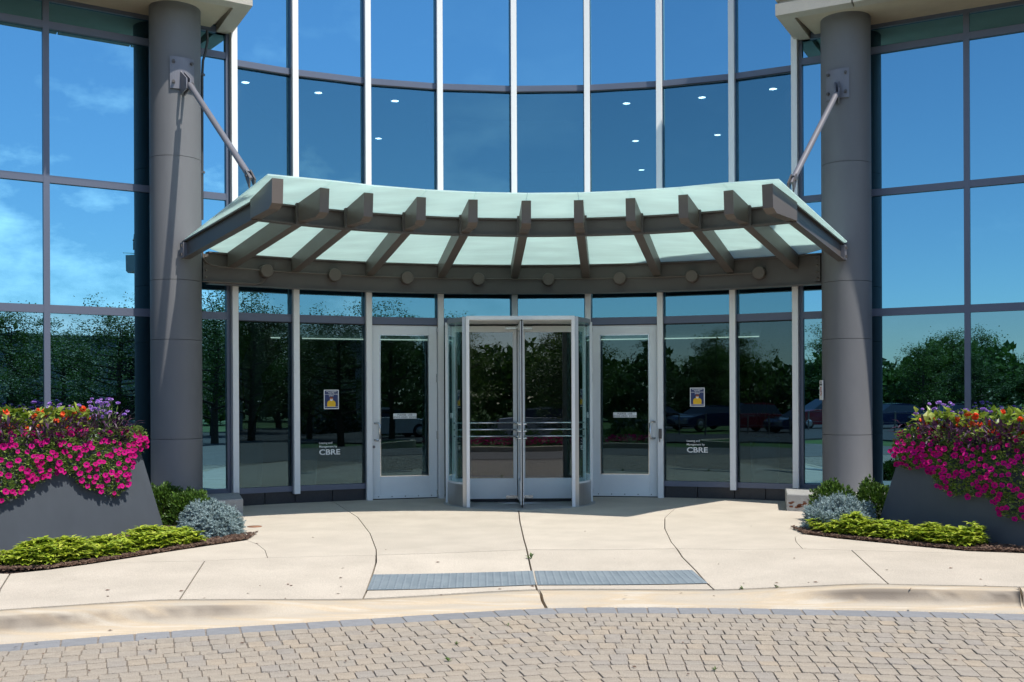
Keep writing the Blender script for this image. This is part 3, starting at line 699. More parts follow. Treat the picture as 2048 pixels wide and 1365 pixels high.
xl_, xr_ = cl[0][0], cl[-1][0]
mb = MB(); mb.box(xl_, xr_, 25.9, 26, 0, 6.05); mb.box(xl_ - .1, xl_, cl[0][1] + .1, 26, 0, 6.05); mb.box(xr_, xr_ + .1, cl[-1][1] + .1, 26, 0, 6.05); bb(mb, 'lobby_wall', 'interior')
for (u0, v0) in [(491, 165), (637, 185.5), (790, 202), (1253, 207), (1404, 195), (1546, 178), (590, 262), (757, 277), (1271, 282), (1435, 270), (548, 320), (1283, 340), (1456, 328)]:
    p = atz(u0, v0, 5.925); mb = MB(); mb.lathe([(.0, .0), (.062, .0)], 20)
    mb2 = MB(); mb2.lathe([(.0, .0), (.054, .0), (.054, -.004)], 20)
    where = ('left' if u0 < 1024 else 'right'); 
    lab = {(491, 165): 'round ceiling downlight nearest the left column, behind the upper glass', (637, 185.5): 'round ceiling downlight in the second upper window from the left', (790, 202): 'round ceiling downlight in the third upper window from the left, nearer the glass',
           (1253, 207): 'round ceiling downlight in the upper window just right of the centre pair, topmost of three', (1404, 195): 'round ceiling downlight in the second upper window from the right, nearer the glass', (1546, 178): 'round ceiling downlight nearest the right column behind the upper glass',
           (590, 262): 'ceiling downlight half hidden by the second white mullion from the left', (757, 277): 'ceiling downlight in the third upper window from the left, deeper in the lobby', (1271, 282): 'middle one of three downlights seen through the window right of the centre pair',
           (1435, 270): 'ceiling downlight in the second upper window from the right, deeper in the lobby', (548, 320): 'ceiling downlight low in the leftmost curved window, just above the canopy glass', (1283, 340): 'lowest downlight of three in the window right of the centre pair', (1456, 328): 'ceiling downlight half hidden by the second white mullion from the right'}[(u0, v0)]
    t = thing('ceiling_light', lab, 'ceiling light', p, 0, 'round downlights in the lobby ceiling')
    mb2.build('diffuser', 'light', t); mb3 = MB(); mb3.lathe([(.055, .004), (.058, -.006), (.064, -.006), (.066, .004)], 20); mb3.build('trim_ring', 'cap', t)
# bulkhead band with strip light, following the curve
mb = MB(); a0, a1, n = -34, 34, 24
for r0, r1, z0, z1, nm, mm_, lo, hi in ((9.6, 9.8, 2.42, 5.9 - 2.3, 'bulkhead', 'bulkhead', -30, -6.5), (9.6, 9.8, 2.42, 3.6, 'bulkhead', 'bulkhead', 6.5, 30), (9.55, 9.6, 2.434, 2.446, 'strip_light', 'striplight', -28, -7), (9.55, 9.6, 2.434, 2.446, 'strip_light', 'striplight', 7, 27)):
    mb = MB()
    for i in range(n):
        b0 = lo + (hi - lo) * i / n; b1 = lo + (hi - lo) * (i + 1) / n
        mb.quadprism([P(b0, r0, z0), P(b1, r0, z0), P(b1, r1, z0), P(b0, r1, z0)][::-1], [P(b0, r0, z1), P(b1, r0, z1), P(b1, r1, z1), P(b0, r1, z1)][::-1])
    bb(mb, nm, mm_)

# ------------------------------------------------------------------ columns
def column(c, lab, ring_z):
    t = thing('column', lab, 'column', (c[0], c[1], 0), 0, 'round grey columns flanking the entrance')
    for z0, z1 in zip(ring_z, ring_z[1:]):
        z0 += .003; z1 -= .003
        mb = MB(); mb.lathe([(.3165, z0), (.3165, z1)], 64); mb.lathe([(.3135, z0 - .001), (.3135, z1 + .001)], 32); mb.build('shaft', 'column', t)
    return t
colL = column((-4.287, 13.42), 'tall round grey steel-clad column at the left end of the canopy', [-.05, .95, 2.2, 2.95, 4.5, 6.56])
colR = column((4.43, 13.88), 'tall round grey steel-clad column at the right end of the canopy', [-.05, .95, 2.2, 2.95, 4.5, 6.56])

# ------------------------------------------------------------------ entrance canopy
can = thing('entrance_canopy', 'curved steel canopy with frosted green glass panels over the revolving door', 'canopy', (CX.x, CX.y + 5, 3))
coff = Vector(can.location)
def cb(mb, name, m, parent=None):
    mb.v = [tuple(Vector(p) - coff) for p in mb.v]; return mb.build(name, m, parent or can)
Zg = lambda r: 3.686 - .134 * (r - 4.8)
def arcbeam(rc, z0, z1, a0, a1, n, fl, name, m='steel'):
    """I-shaped curved beam: section in (radius, z)"""
    t = .018; sec = [(rc - fl, z0), (rc + fl, z0), (rc + fl, z0 + t), (rc + .008, z0 + t), (rc + .008, z1 - t), (rc + fl, z1 - t), (rc + fl, z1), (rc - fl, z1), (rc - fl, z1 - t), (rc - .008, z1 - t), (rc - .008, z0 + t), (rc - fl, z0 + t)]
    mb = MB(); k = len(sec); vs = []
    for i in range(n + 1):
        a = a0 + (a1 - a0) * i / n; vs += [P(a, r, z) for r, z in sec]
    mb.add(vs, [(i * k + j, (i + 1) * k + j, (i + 1) * k + (j + 1) % k, i * k + (j + 1) % k) for i in range(n) for j in range(k)])
    mb.add(vs[:k], [tuple(range(k))]); mb.add(vs[-k:], [tuple(range(k - 1, -1, -1))])
    return cb(mb, name, m)
AB = [-32.9, -25.7, -17.1, -8.7, -.1, 8.3, 16.6, 25.0, 32.2]
arcbeam(7.06, 2.955, 3.375, -35.4, 35.6, 40, .06, 'back_beam')
arcbeam(4.86, 3.446, 3.662, -39.2, 38.6, 40, .055, 'front_beam')
def beam_from(pts_rz, phi, wd, tipdir=None):
    return None
for k, a in enumerate(AB):
    # radial beam with projecting end; profile in (r, z)
    prof = [(7.0, 3.185), (4.72, 3.47), (4.30, 3.452), (4.19, 3.495), (4.17, Zg(4.17) - .013), (7.0, Zg(7.0) - .013)]
    h = .055; ar = rad(a); tx = E1 * math.cos(ar) - E2 * math.sin(ar)
    A_ = [Vector(P(a, r, z)) - Vector((tx.x, tx.y, 0)) * h for r, z in prof]; B_ = [Vector(P(a, r, z)) + Vector((tx.x, tx.y, 0)) * h for r, z in prof]
    mb = MB(); mb.quadprism(B_, A_); bmn = cb(mb, 'radial_beam', 'steel2')
    mb = MB(); A2 = [Vector(P(a, r, z)) - Vector((tx.x, tx.y, 0)) * .078 for r, z in ((4.745, 3.44), (4.745, Zg(4.75) - .014), (4.79, Zg(4.79) - .014), (4.79, 3.44))]
    B2 = [p + Vector((tx.x, tx.y, 0)) * .156 for p in A2]; mb.quadprism(B2, A2); mb.v = [tuple(Vector(p) - coff) for p in mb.v]; mb.build('weld_plate', 'steel', bmn)
# end beams from the front corners to the columns, with their fin ends
def obeam(a, b, h, z0a, z1a, z0b, z1b, name, m='steel', fl=.05):
    a = Vector((a[0], a[1], 0)); b = Vector((b[0], b[1], 0)); d = (b - a).normalized(); n = Vector((-d.y, d.x, 0))
    mb = MB(); t = .018
    def sec(p, z0, z1): return [p + n * y + Vector((0, 0, z)) for y, z in ((-fl, z0), (fl, z0), (fl, z0 + t), (.01, z0 + t), (.01, z1 - t), (fl, z1 - t), (fl, z1), (-fl, z1), (-fl, z1 - t), (-.01, z1 - t), (-.01, z0 + t), (-fl, z0 + t))]
    mb.quadprism(sec(a, z0a, z1a), sec(b, z0b, z1b)); return cb(mb, name, m)
def fin(a, b, name):
    a = Vector((a[0], a[1], 0)); b = Vector((b[0], b[1], 0)); d = (b - a).normalized(); n = Vector((-d.y, d.x, 0)) * .06; Lb = (b - a).length
    prof = [(0, 3.46), (Lb - .11, 3.455), (Lb, 3.50), (Lb + .02, Zg(4.17) - .013), (0, Zg(4.8) - .013)]
    A_ = [a + d * s - n + Vector((0, 0, z)) for s, z in prof]; B_ = [a + d * s + n + Vector((0, 0, z)) for s, z in prof]
    mb = MB(); mb.quadprism(A_, B_); return cb(mb, name, 'steel2')
for cor, tip, colp, lab in ((P(-39.2, 4.86, 0), (-2.46, 11.05), (-4.07, 13.12), 'L'), (P(38.6, 4.86, 0), (2.80, 11.45), (4.27, 13.58), 'R')):
    obeam(cor, colp, 0, 3.446, 3.662, 3.20, 3.42, 'end_beam')
    fin(cor, tip, 'end_fin')
    # bolted end plate at the column
    c = Vector((colp[0], colp[1], 0)); d = (Vector((cor[0], cor[1], 0)) - c).normalized(); n = Vector((-d.y, d.x, 0)); sgn = -1 if lab == 'R' else 1
    outn = n if (n.x < 0) == (lab == 'L') else -n
    T = lambda x, y, z: tuple(c + d * x + outn * y + Vector((0, 0, z)))
    mb = MB(); mb.box(-.02, .07, .0, .065, 3.21, 3.40, T); pl = cb(mb, 'end_plate', 'plate')
    for zz in (3.25, 3.36):
        mb = MB(); mb.box(.015, .05, .065, .08, zz - .017, zz + .017, T); mb.v = [tuple(Vector(p) - coff) for p in mb.v]; mb.build('bolt', 'steel', pl)
# glass panels
def gpanel(c4, gap=.006):
    c = [Vector(p) for p in c4]; ctr = sum(c, Vector()) / 4; c = [p + (ctr - p).normalized() * gap for p in c]
    mb = MB(); mb.quadprism(c[::-1], [p + Vector((0, 0, .014)) for p in c[::-1]][::1]); cb(mb, 'glass_panel', 'canopy_glass')
ri, ro = 3.97, 7.16
for a, b in zip(AB, AB[1:]): gpanel([P(a, ri, Zg(ri)), P(b, ri, Zg(ri)), P(b, ro, Zg(ro)), P(a, ro, Zg(ro))], .008)
for s_, a, e0, e1 in ((-1, AB[0], 43.2, 39.3), (1, AB[-1], 40.8, 38.9)):
    gpanel([P(a, ri, Zg(ri)), P(s_ * e0, 4.07, Zg(4.07)), P(s_ * e1, 6.68, Zg(6.68)), P(a, ro, Zg(ro))][::s_ if s_ < 0 else 1], .008)
# round junction boxes and conduit on the back beam
def onbeam(u, v, r=6.985):
    U, V = UV(u, v); dr = Vector((U / F, 1)); A = dr.dot(dr); B = -2 * dr.dot(CX); Q = CX.dot(CX) - r * r; t = (-B + math.sqrt(B * B - 4 * A * Q)) / (2 * A)
    q = dr * t - CX; return math.degrees(math.atan2(q.dot(E1), q.dot(E2))), HC - V / F * t
JB = [onbeam(u, v, 6.95) for u, v in [(534, 542), (670, 550), (815, 556), (957, 558.5), (1097, 559), (1239, 557), (1383, 552.5), (1517, 546)]]
for a, z in JB:
    c = Vector(P(a, 7.04, z)); inn = (Vector(P(a, 6.9, z)) - c).normalized(); mb = MB(); sx = Vector((-inn.y, inn.x, 0))
    n = 24; vs = []
    for (rr, dd) in ((.088, 0), (.088, .10), (.082, .107), (0.0, .107)):
        vs += [c + inn * dd + sx * math.cos(6.2832 * j / n) * rr + Vector((0, 0, math.sin(6.2832 * j / n) * rr)) for j in range(n)]
    mb.add(vs, [(l * n + j, (l + 1) * n + j, (l + 1) * n + (j + 1) % n, l * n + (j + 1) % n) for l in range(3) for j in range(n)])
    cb(mb, 'junction_box', 'steel2')
def conduit(poly, r=.011):
    mb = MB(); mb.tube(poly, r, 6); cb(mb, 'conduit', 'steel2')
for (a0_, z0_), (a1_, z1_) in zip(JB, JB[1:]):
    conduit([P(a0_ + (a1_ - a0_) * i / 8, 7.015, z0_ + (z1_ - z0_) * i / 8 + .01) for i in range(9)])
pc = [onbeam(u, v, 6.985) for u, v in [(405, 503), (406, 515), (412, 525), (424, 531), (440, 534), (480, 537), (524, 541)]]
conduit([P(a, 6.985, z) for a, z in pc])
pc = [onbeam(u, v, 6.985) for u, v in [(532, 553), (530, 560), (524, 566), (512, 569), (480, 567), (440, 565), (405, 563)]]
conduit([P(a, 6.985, z) for a, z in pc])
for u0, sg in ((413, -1), (1634, 1)):     # splice plates with bolts at the beam ends
    a, z = onbeam(u0, 540, 6.98); T_ = lambda x, y, zz: tuple(Vector(P(a, 7.0 - y, zz)) + Vector((math.cos(-rad(a) + DEL), math.sin(-rad(a) + DEL), 0)) * x)
    mb = MB(); mb.box(-.035, .035, -.045, .0, 3.0, 3.34, T_); pl = cb(mb, 'splice_plate', 'steel')
    for k in range(4):
        zz = 3.04 + k * .085; mb = MB(); mb.lathe([(.016, 0), (.016, .012), (0, .014)], 6)
        mb.v = [tuple(Vector(T_(x, z_, zz + y)) - coff) for x, y, z_ in mb.v]; mb.build('bolt', 'steel2', pl)
# struts from the columns
def strut(col, top_u, top_v, bot, pu, lab):
    cx_, cy_ = col.location.x, col.location.y
    ang = {0: -60}
    # plate wrapped on the column, facing the viewer
    U0 = (pu[0] - 1024) / F; U1 = (pu[1] - 1024) / F
    def hit(u):
        k = (u - 1024) / F; rr = .333; A = k * k + 1; B = -2 * (k * cx_ + cy_); Q = cx_ ** 2 + cy_ ** 2 - rr * rr; disc = max(B * B - 4 * A * Q, 0)
        Y = (-B - math.sqrt(disc)) / (2 * A); return math.atan2(Y - cy_, k * Y - cx_)
    a0_, a1_ = hit(pu[0] + 1), hit(pu[1] - 1)
    Yc = cy_ - .3; z1 = HC - UV(pu[0], pu[2])[1] / F * Yc; z0 = HC - UV(pu[0], pu[3])[1] / F * Yc
    n = 10; vs = []
    for i in range(n + 1):
        a = a0_ + (a1_ - a0_) * i / n
        for rr in (.325, .342):
            for z in (z0, z1): vs.append((cx_ + rr * math.cos(a), cy_ + rr * math.sin(a), z))
    mb = MB(); q = []
    for i in range(n):
        b = 4 * i; q += [(b + 2, b + 6, b + 7, b + 3), (b, b + 1, b + 5, b + 4), (b + 1, b + 3, b + 7, b + 5), (b, b + 4, b + 6, b + 2)]
    q += [(0, 2, 3, 1), (4 * n, 4 * n + 1, 4 * n + 3, 4 * n + 2)]
    mb.add(vs, q); st = cb(mb, 'strut_plate', 'plate')
    for fa in (.14, .86):
        for fz in (.2, .84):
            a = a0_ + (a1_ - a0_) * fa; z = z0 + (z1 - z0) * fz; p = Vector((cx_ + .342 * math.cos(a), cy_ + .342 * math.sin(a), z)); o_ = Vector((math.cos(a), math.sin(a), 0))
            mb = MB(); mb.tube([p, p + o_ * .03], .02, 6); mb.v = [tuple(Vector(p_) - coff) for p_ in mb.v]; mb.build('bolt', 'steel', st)
    k = (top_u - 1024) / F; top = atY(top_u, top_v, cy_ - .40); bot = Vector(bot)
    d = (bot - top).normalized(); am = (a0_ + a1_) / 2
    root = Vector((cx_ + .335 * math.cos(am), cy_ + .335 * math.sin(am), top.z + .06))
    side = d.cross(Vector((0, 0, 1))).normalized()
    for sg in (-1, 1):
        mb = MB(); pl = [root + Vector((0, 0, .10)), root + Vector((0, 0, -.20)), top + d * .06 + Vector((0, 0, -.06)), top + d * .05 + Vector((0, 0, .06))]
        mb.quadprism([p + side * (sg * .024 - .008) for p in pl], [p + side * (sg * .024 + .008) for p in pl]); mb.v = [tuple(Vector(p) - coff) for p in mb.v]; mb.build('clevis', 'plate', st)
    mb = MB(); mb.tube([top + d * .06, top + d * .14], .018, 8); mb.tube([top + d * .12, bot - d * .16], .036, 14); mb.tube([bot - d * .18, bot - d * .05], .018, 8); cb(mb, 'strut', 'plate')
    mb = MB()
    for sg in (-1, 1):
        pl = [bot + Vector((0, 0, -.1)) - d * .03, bot + Vector((0, 0, .03)), bot - d * .16 + Vector((0, 0, .05)), bot - d * .17 - Vector((0, 0, .03))]
        mb.quadprism([p + side * (sg * .03 - .008) for p in pl], [p + side * (sg * .03 + .008) for p in pl])
    mb.tube([bot - d * .1 - side * .05, bot - d * .1 + side * .05], .014, 6); cb(mb, 'clevis', 'steel')
strut(colL, 375, 163, (-2.84, 11.55, 3.84), (342, 391, 114, 178), 'left')
strut(colR, 1676, 182, (3.19, 12.0, 3.86), (1655, 1702, 137, 196), 'right')
# little black knob on the canopy edge
p = Vector(P(9.0, 4.3, Zg(4.3) + .02)); mb = MB(); mb.tube([(0, 0, -.02), (0, 0, .05)], .01, 6); mb.lathe([(0, .03), (.03, .045), (.034, .065), (.022, .09), (0, .1)], 12)
tag(mb.build('canopy_knob', 'black', loc=p), 'small black knob-shaped fitting standing on the canopy glass above its middle', 'fitting')

# ------------------------------------------------------------------ revolving door
RD = Vector(P(.15, RW - .87, 0)); rdz = DEL
rev = thing('revolving_door', 'aluminium revolving door with curved glass drum and three push bars per wing', 'revolving door', RD, rdz - .02)
def rp(mb, n, m, par=None): return mb.build(n, m, par or rev)
RR = .985; half = math.asin(.70 / RR)       # opening half angle
def curved(r0, r1, z0, z1, a0, a1, n, name, m, par=None, sm=True):
    """wall piece round the drum; angle measured from the viewer's side, positive to the right"""
    mb = MB(); vs = []
    for i in range(n + 1):
        a = a0 + (a1 - a0) * i / n
        for r, z in ((r0, z0), (r1, z0), (r1, z1), (r0, z1)): vs.append((r * math.sin(a), -r * math.cos(a), z))
    mb.add(vs, [(i * 4 + j, i * 4 + (j + 1) % 4, (i + 1) * 4 + (j + 1) % 4, (i + 1) * 4 + j) for i in range(n) for j in range(4)] + [(0, 3, 2, 1), (4 * n, 4 * n + 1, 4 * n + 2, 4 * n + 3)])
    return rp(mb, name, m, par)
ZD = 2.535
for sg in (-1, 1):
    a0_, a1_ = sg * (half + .03), sg * (math.pi - half)
    curved(RR - .03, RR + .012, .0, .30, a0_, a1_, 22, 'drum_base', 'alu_b')
    curved(RR - .008, RR + .004, .30, ZD - .066, a0_, a1_, 22, 'drum_glass', 'glass_drum')
    curved(RR - .03, RR + .012, ZD - .065, ZD - .004, a0_, a1_, 22, 'drum_head', 'alu_b')
    curved(RR - .025, RR + .008, .30, .325, a0_, a1_, 22, 'glass_bead', 'alu')
    x = sg * .70; yf = -math.sqrt(RR * RR - .70 ** 2)
    for yy in (yf, -yf):
        mb = MB(); mb.bbox(x - .022, x + .022, yy - .035, yy + .05, 0, ZD - .001, .003); rp(mb, 'door_post', 'cap')
        mb = MB(); mb.bbox(x + sg * .024 - .0, x + sg * .024 + sg * .05 or 0, yy + .012, yy + .05, 0, ZD - .002, .001) if sg > 0 else mb.bbox(x - .074, x - .024, yy + .012, yy + .05, 0, ZD - .002, .001)
        rp(mb, 'post_side', 'alu_b')
    a_ = sg * math.pi / 2
    mb = MB(); mb.bbox(sg * (RR + .02) - .02, sg * (RR + .02) + .02, -.03, .03, 0, ZD - .03, .003); rp(mb, 'drum_jamb', 'alu')
yf = math.sqrt(RR * RR - .70 ** 2)
for sg in (-1, 1):
    mb = MB(); mb.bbox(-.72, .72, sg * yf - .04, sg * yf + .04, ZD - .047, ZD + .003, .004); rp(mb, 'head_bar', 'alu')
mb = MB(); pr = [(RR * math.sin(2 * math.pi * i / 48), -RR * math.cos(2 * math.pi * i / 48)) for i in range(48)]
pr = [(x, max(-yf + .03, min(yf - .03, y))) for x, y in pr]
mb.prism(pr, ZD - .018, ZD - .005); rp(mb, 'drum_roof', 'alu_b')
mb = MB(); mb.prism([(x * .96, y * .99) for x, y in pr], ZD - .052, ZD - .044); rp(mb, 'drum_ceiling', 'alu')
# threshold ring on the floor
mb = MB(); mb.lathe([(.0, .004), (1.0, .004), (1.06, .002), (1.07, -.01)], 48); rp(mb, 'floor_ring', 'granite')
mb = MB(); mb.lathe([(.0, .008), (.30, .008), (.31, .004)], 32); rp(mb, 'floor_pivot', 'alu_b')
# wings
mb = MB(); mb.lathe([(.028, .01), (.028, ZD - .06)], 12); rp(mb, 'centre_shaft', 'black')
for k, an in enumerate((0, 90, 180, 270)):
    wd = D.objects.new('door_wing', None); COL.objects.link(wd); wd.parent = rev; wd.rotation_euler = (0, 0, rad(an - 90.0 + .6))
    Lw = RR - .05; t = .02
    for (x0, x1, z0, z1, nm) in ((.03, .082, .05, 2.455, 'inner_stile'), (Lw - .045, Lw, .05, 2.455, 'outer_stile')):
        mb = MB(); mb.bbox(x0, x1, -t, t, z0, z1, .002); mb.build(nm, 'alu', wd)
    mb = MB(); mb.bbox(.082, Lw - .045, -t + .001, t - .001, .05, .335, .002); mb.build('bottom_rail', 'alu', wd)
    mb = MB(); mb.bbox(.082, Lw - .045, -t + .001, t - .001, 2.37, 2.455, .002); mb.build('top_rail', 'alu', wd)
    mb = MB(); mb.box(.082, Lw - .045, -.004, .004, .335, 2.37); mb.build('wing_glass', 'glass_door', wd)
    mb = MB(); mb.box(Lw, Lw + .02, -.008, .008, .03, 2.47); mb.box(.04, Lw, -.006, .006, .012, .05); mb.box(.04, Lw, -.006, .006, 2.455, 2.475); mb.build('weather_strip', 'black', wd)
    for z in (.92, 1.014, 1.107):
        mb = MB()
        for sg in (-1, 1):
            mb.tube([(.06, sg * t, z), (.06, sg * .06, z), (Lw - .03, sg * .06, z), (Lw - .03, sg * t, z)], .011, 8)
        mb.build('push_bar', 'bar', wd)
    for z in (.075, 2.43):
        mb = MB(); mb.box(.0, .19, -t - .012, t + .012, z - .02, z + .02); mb.build('hinge_block', 'bar', wd)
# link drum to wall: side infill frames
for sg, i in ((-1, 3), (1, 4)):
    pass

# ------------------------------------------------------------------ swing doors
def add_text(body, size, m, parent, loc, name, sx=1, bold=0, rot=(rad(90), 0, 0), align='LEFT', spacing=1, thick=.0006):
    cu = D.curves.new(name, 'FONT'); cu.body = body; cu.size = size; cu.extrude = thick; cu.offset = bold; cu.align_x = align; cu.space_character = spacing
    o = D.objects.new(name + '_tmp', cu); COL.objects.link(o)
    bpy.context.view_layer.update()
    me = D.meshes.new_from_object(o.evaluated_get(bpy.context.evaluated_depsgraph_get())); D.objects.remove(o)
    me.materials.clear(); me.materials.append(M[m]); r = D.objects.new(name, me); COL.objects.link(r); r.parent = parent; r.location = loc; r.rotation_euler = rot; r.scale = (sx, 1, 1)
    return r
def swing(fr, hinge, lab, other):
    W_ = fr.L; t = thing('swing_door', lab, 'door', fr.o, fr.rz)
    g = .055; x0, x1 = g, W_ - g; z0, z1 = .012, ZT - .068; st = .118
    for a, b, nm in ((x0, x0 + st, 'door_stile'), (x1 - st, x1, 'door_stile')):
        mb = MB(); mb.bbox(a, b, -.035, .012, z0, z1, .003); mb.build(nm, 'alu', t)
    mb = MB(); mb.bbox(x0 + st + .0005, x1 - st - .0005, -.034, .011, z0, z0 + .315, .003); mb.build('bottom_rail', 'alu', t)
    mb = MB(); mb.bbox(x0 + st + .0005, x1 - st - .0005, -.034, .011, z1 - .13, z1, .003); mb.build('top_rail', 'alu', t)
    gx0, gx1, gz0, gz1 = x0 + st, x1 - st, z0 + .315, z1 - .13
    for a in ((gx0, gx0 + .012, gz0, gz1), (gx1 - .012, gx1, gz0, gz1), (gx0 + .012, gx1 - .012, gz0, gz0 + .012), (gx0 + .012, gx1 - .012, gz1 - .012, gz1)):
        mb = MB(); mb.box(a[0], a[1], -.026, .0, a[2], a[3]); mb.build('glazing_bead', 'bar', t)
    mb = MB(); mb.box(gx0 + .006, gx1 - .006, -.018, -.01, gz0 + .005, gz1 - .005); mb.build('door_glass', 'glass_lo', t)
    # frame round the leaf
    for a, b in ((.043, g - .006), (W_ - g + .006, W_ - .043)):
        mb = MB(); mb.box(a, b, -.04, .05, 0, ZT - .056); mb.build('door_jamb', 'alu', t)
    mb = MB(); mb.box(.043, W_ - .043, -.038, .05, ZT - .066, ZT - .056); mb.build('door_head', 'alu', t)
    mb = MB(); mb.box(g, W_ - g, -.03, .05, 0.0, .012); mb.build('threshold', 'black', t)
    mb = MB(); mb.box(x0 + .01, x1 - .01, -.046, -.036, z0 + .004, z0 + .05)
    mb.build('door_sweep', 'alu', t)
    for k in range(5):
        mb = MB(); mb.box(-.006, .006, -.05, -.046, -.006, .006); mb.build('screw', 'black', t, loc=(x0 + .09 + k * (x1 - x0 - .18) / 4, 0, z0 + .03))
    hx = x1 + .004 if hinge == 'R' else x0 - .004; lx = x0 + .055 if hinge == 'R' else x1 - .055
    for z in (.09, .92, 1.75, 2.45):
        mb = MB(); mb.bbox(hx - .016, hx + .016, -.062, -.036, z - .06 if z > .5 and z < 2.3 else z - .03, z + .06 if z > .5 and z < 2.3 else z + .03, .003); mb.build('hinge', 'bar', t)
    mb = MB(); hz0, hz1 = .86, 1.10; s_ = 1 if hinge == 'R' else -1
    mb.tube([(lx - .02 * s_, -.036, hz1), (lx + .03 * s_, -.085, hz1 + .003), (lx + .05 * s_, -.10, hz1 - .02), (lx + .05 * s_, -.10, hz0 + .02), (lx + .03 * s_, -.085, hz0 - .003), (lx - .02 * s_, -.036, hz0)], .013, 10)
    mb.build('pull_handle', 'bar', t)
    if hinge == 'R':
        mb = MB(); mb.tube([(lx - .03, -.036, .76), (lx - .03, -.05, .76)], .02, 14); mb.build('lock_cylinder', 'plate', t)
    return t, (gx0, gx1, gz0, gz1)
dl, gl_ = swing(arcfr[2], 'R', 'white aluminium glazed door left of the revolving door, pull handle on its left stile', None)
dr_, gr_ = swing(arcfr[5], 'L', 'white aluminium glazed door right of the revolving door, pull handle on its right stile', None)
def sign_on(fr, cx_, cz, w, h, name, lab, cat, group=None, y=-.022):
    p = fr(cx_, y, cz); t = thing(name, lab, cat, p, fr.rz, group); return t
for fr, lab in ((arcfr[2], 'silver sticker reading please use revolving door on the left swing door glass'), (arcfr[5], 'silver sticker reading please use revolving door on the right swing door glass')):
    t = sign_on(fr, fr.L / 2 + .005, 1.20, 0, 0, 'door_sticker', lab, 'sticker')
    mb = MB(); mb.box(-.17, .17, 0, .0015, -.038, .038); mb.build('sticker_face', 'sticker', t)
    add_text('PLEASE  USE', .036, 'black_print', t, (0, -.0012, .006), 'lettering', align='CENTER', sx=1.15)
    add_text('REVOLVING  DOOR', .036, 'black_print', t, (0, -.0012, -.030), 'lettering', align='CENTER', sx=1.15)
# card reader on the mullion right of the right door
p = Vector(P(16.7, RW - .145, .93)); t = thing('card_reader', 'slim dark card reader on the mullion beside the right swing door', 'card reader', p, -rad(16.7) + DEL)
mb = MB(); mb.bbox(-.022, .022, -.02, .01, -.07, .07, .004); mb.build('reader_body', 'steel', t); mb = MB(); mb.box(-.012, -.004, -.012, .01, -.12, -.0705); mb.build('reader_cable', 'black', t)
# posters and lettering
def px_on(fr, u, v):
    k = UV(u, v)[0] / F; o, x = fr.o, fr.x; t = (k * o.y - o.x) / (x.x - k * x.y); Y = o.y + x.y * t; return t, HC - UV(u, v)[1] / F * Y
def poster(fr, pxc, lab):
    x0, z1 = px_on(fr, pxc[0], pxc[1]); x1, z0 = px_on(fr, pxc[2], pxc[3]); w_ = x1 - x0; h = z1 - z0
    t = thing('mask_poster', lab, 'poster', fr((x0 + x1) / 2, -.006, z0), fr.rz)
    mb = MB(); mb.box(-w_ / 2, w_ / 2, 0, .0015, 0, h); mb.build('poster_sheet', 'white_print', t)
    mb = MB(); mb.box(-w_ / 2 + .012, w_ / 2 - .012, -.0012, -.0002, .012, h - .012); mb.build('poster_field', 'navy', t)
    s = h / 1.0
    mb = MB(); pr = [(-.058, .0), (.058, 0), (.062, .04), (.055, .07), (.03, .088), (-.03, .088), (-.055, .07), (-.062, .04)]
    mb.add([(x, -.0022, .035 + z) for x, z in pr], [tuple(range(8))]); mb.build('printed_torso', 'yellow', t)
    mb = MB(); mb.add([(.022 * math.cos(i * .5236), -.0026, .142 + .027 * math.sin(i * .5236)) for i in range(12)], [tuple(range(12))]); mb.build('printed_head', 'skinprint', t)
    mb = MB(); mb.add([(.0215 * math.cos(math.pi + i * math.pi / 6), -.003, .137 + .022 * math.sin(math.pi + i * math.pi / 6)) for i in range(7)], [tuple(range(7))]); mb.build('printed_mask', 'white_print', t)
    mb = MB(); mb.add([(.026 * math.cos(i * math.pi / 6), -.003, .150 + .026 * math.sin(i * math.pi / 6)) for i in range(7)], [tuple(range(7))]); mb.build('printed_hair', 'hairprint', t)
    mb = MB(); mb.box(-w_ / 2 + .012, w_ / 2 - .012, -.002, -.0013, .030, .034); mb.build('printed_line', 'white_print', t)
    for k, s_ in enumerate(('FACE COVERINGS', 'REQUIRED', 'in accordance with CDC', 'guidelines')):
        add_text(s_, .0185 if k < 3 else .0175, 'white_print', t, (0, -.0025, h - .032 - k * .019), 'lettering', align='CENTER', bold=.0004)
poster(arcfr[1], (647.5, 780, 677.5, 818.5), 'navy face-mask poster with a yellow figure, on the glass left of the left door')
poster(arcfr[6], (1380, 776, 1409.5, 813.5), 'navy face-mask poster with a yellow figure, on the glass right of the right door')
def decal(fr, u, v, lab):
    x0, z0 = px_on(fr, u, v); t = thing('window_lettering', lab, 'lettering', fr(x0, -.004, z0), fr.rz)
    add_text('Leasing and', .041, 'white_print', t, (0, 0, .152), 'lettering', bold=.0004)
    add_text('Management by', .041, 'white_print', t, (0, 0, .101), 'lettering', bold=.0004)
    add_text('CBRE', .105, 'white_print', t, (0, 0, 0), 'lettering', sx=1.22, bold=.0022)
decal(arcfr[1], 638, 910, 'white leasing and management lettering on the glass below the left poster')
decal(arcfr[6], 1373.5, 905, 'white leasing and management lettering on the glass below the right poster')
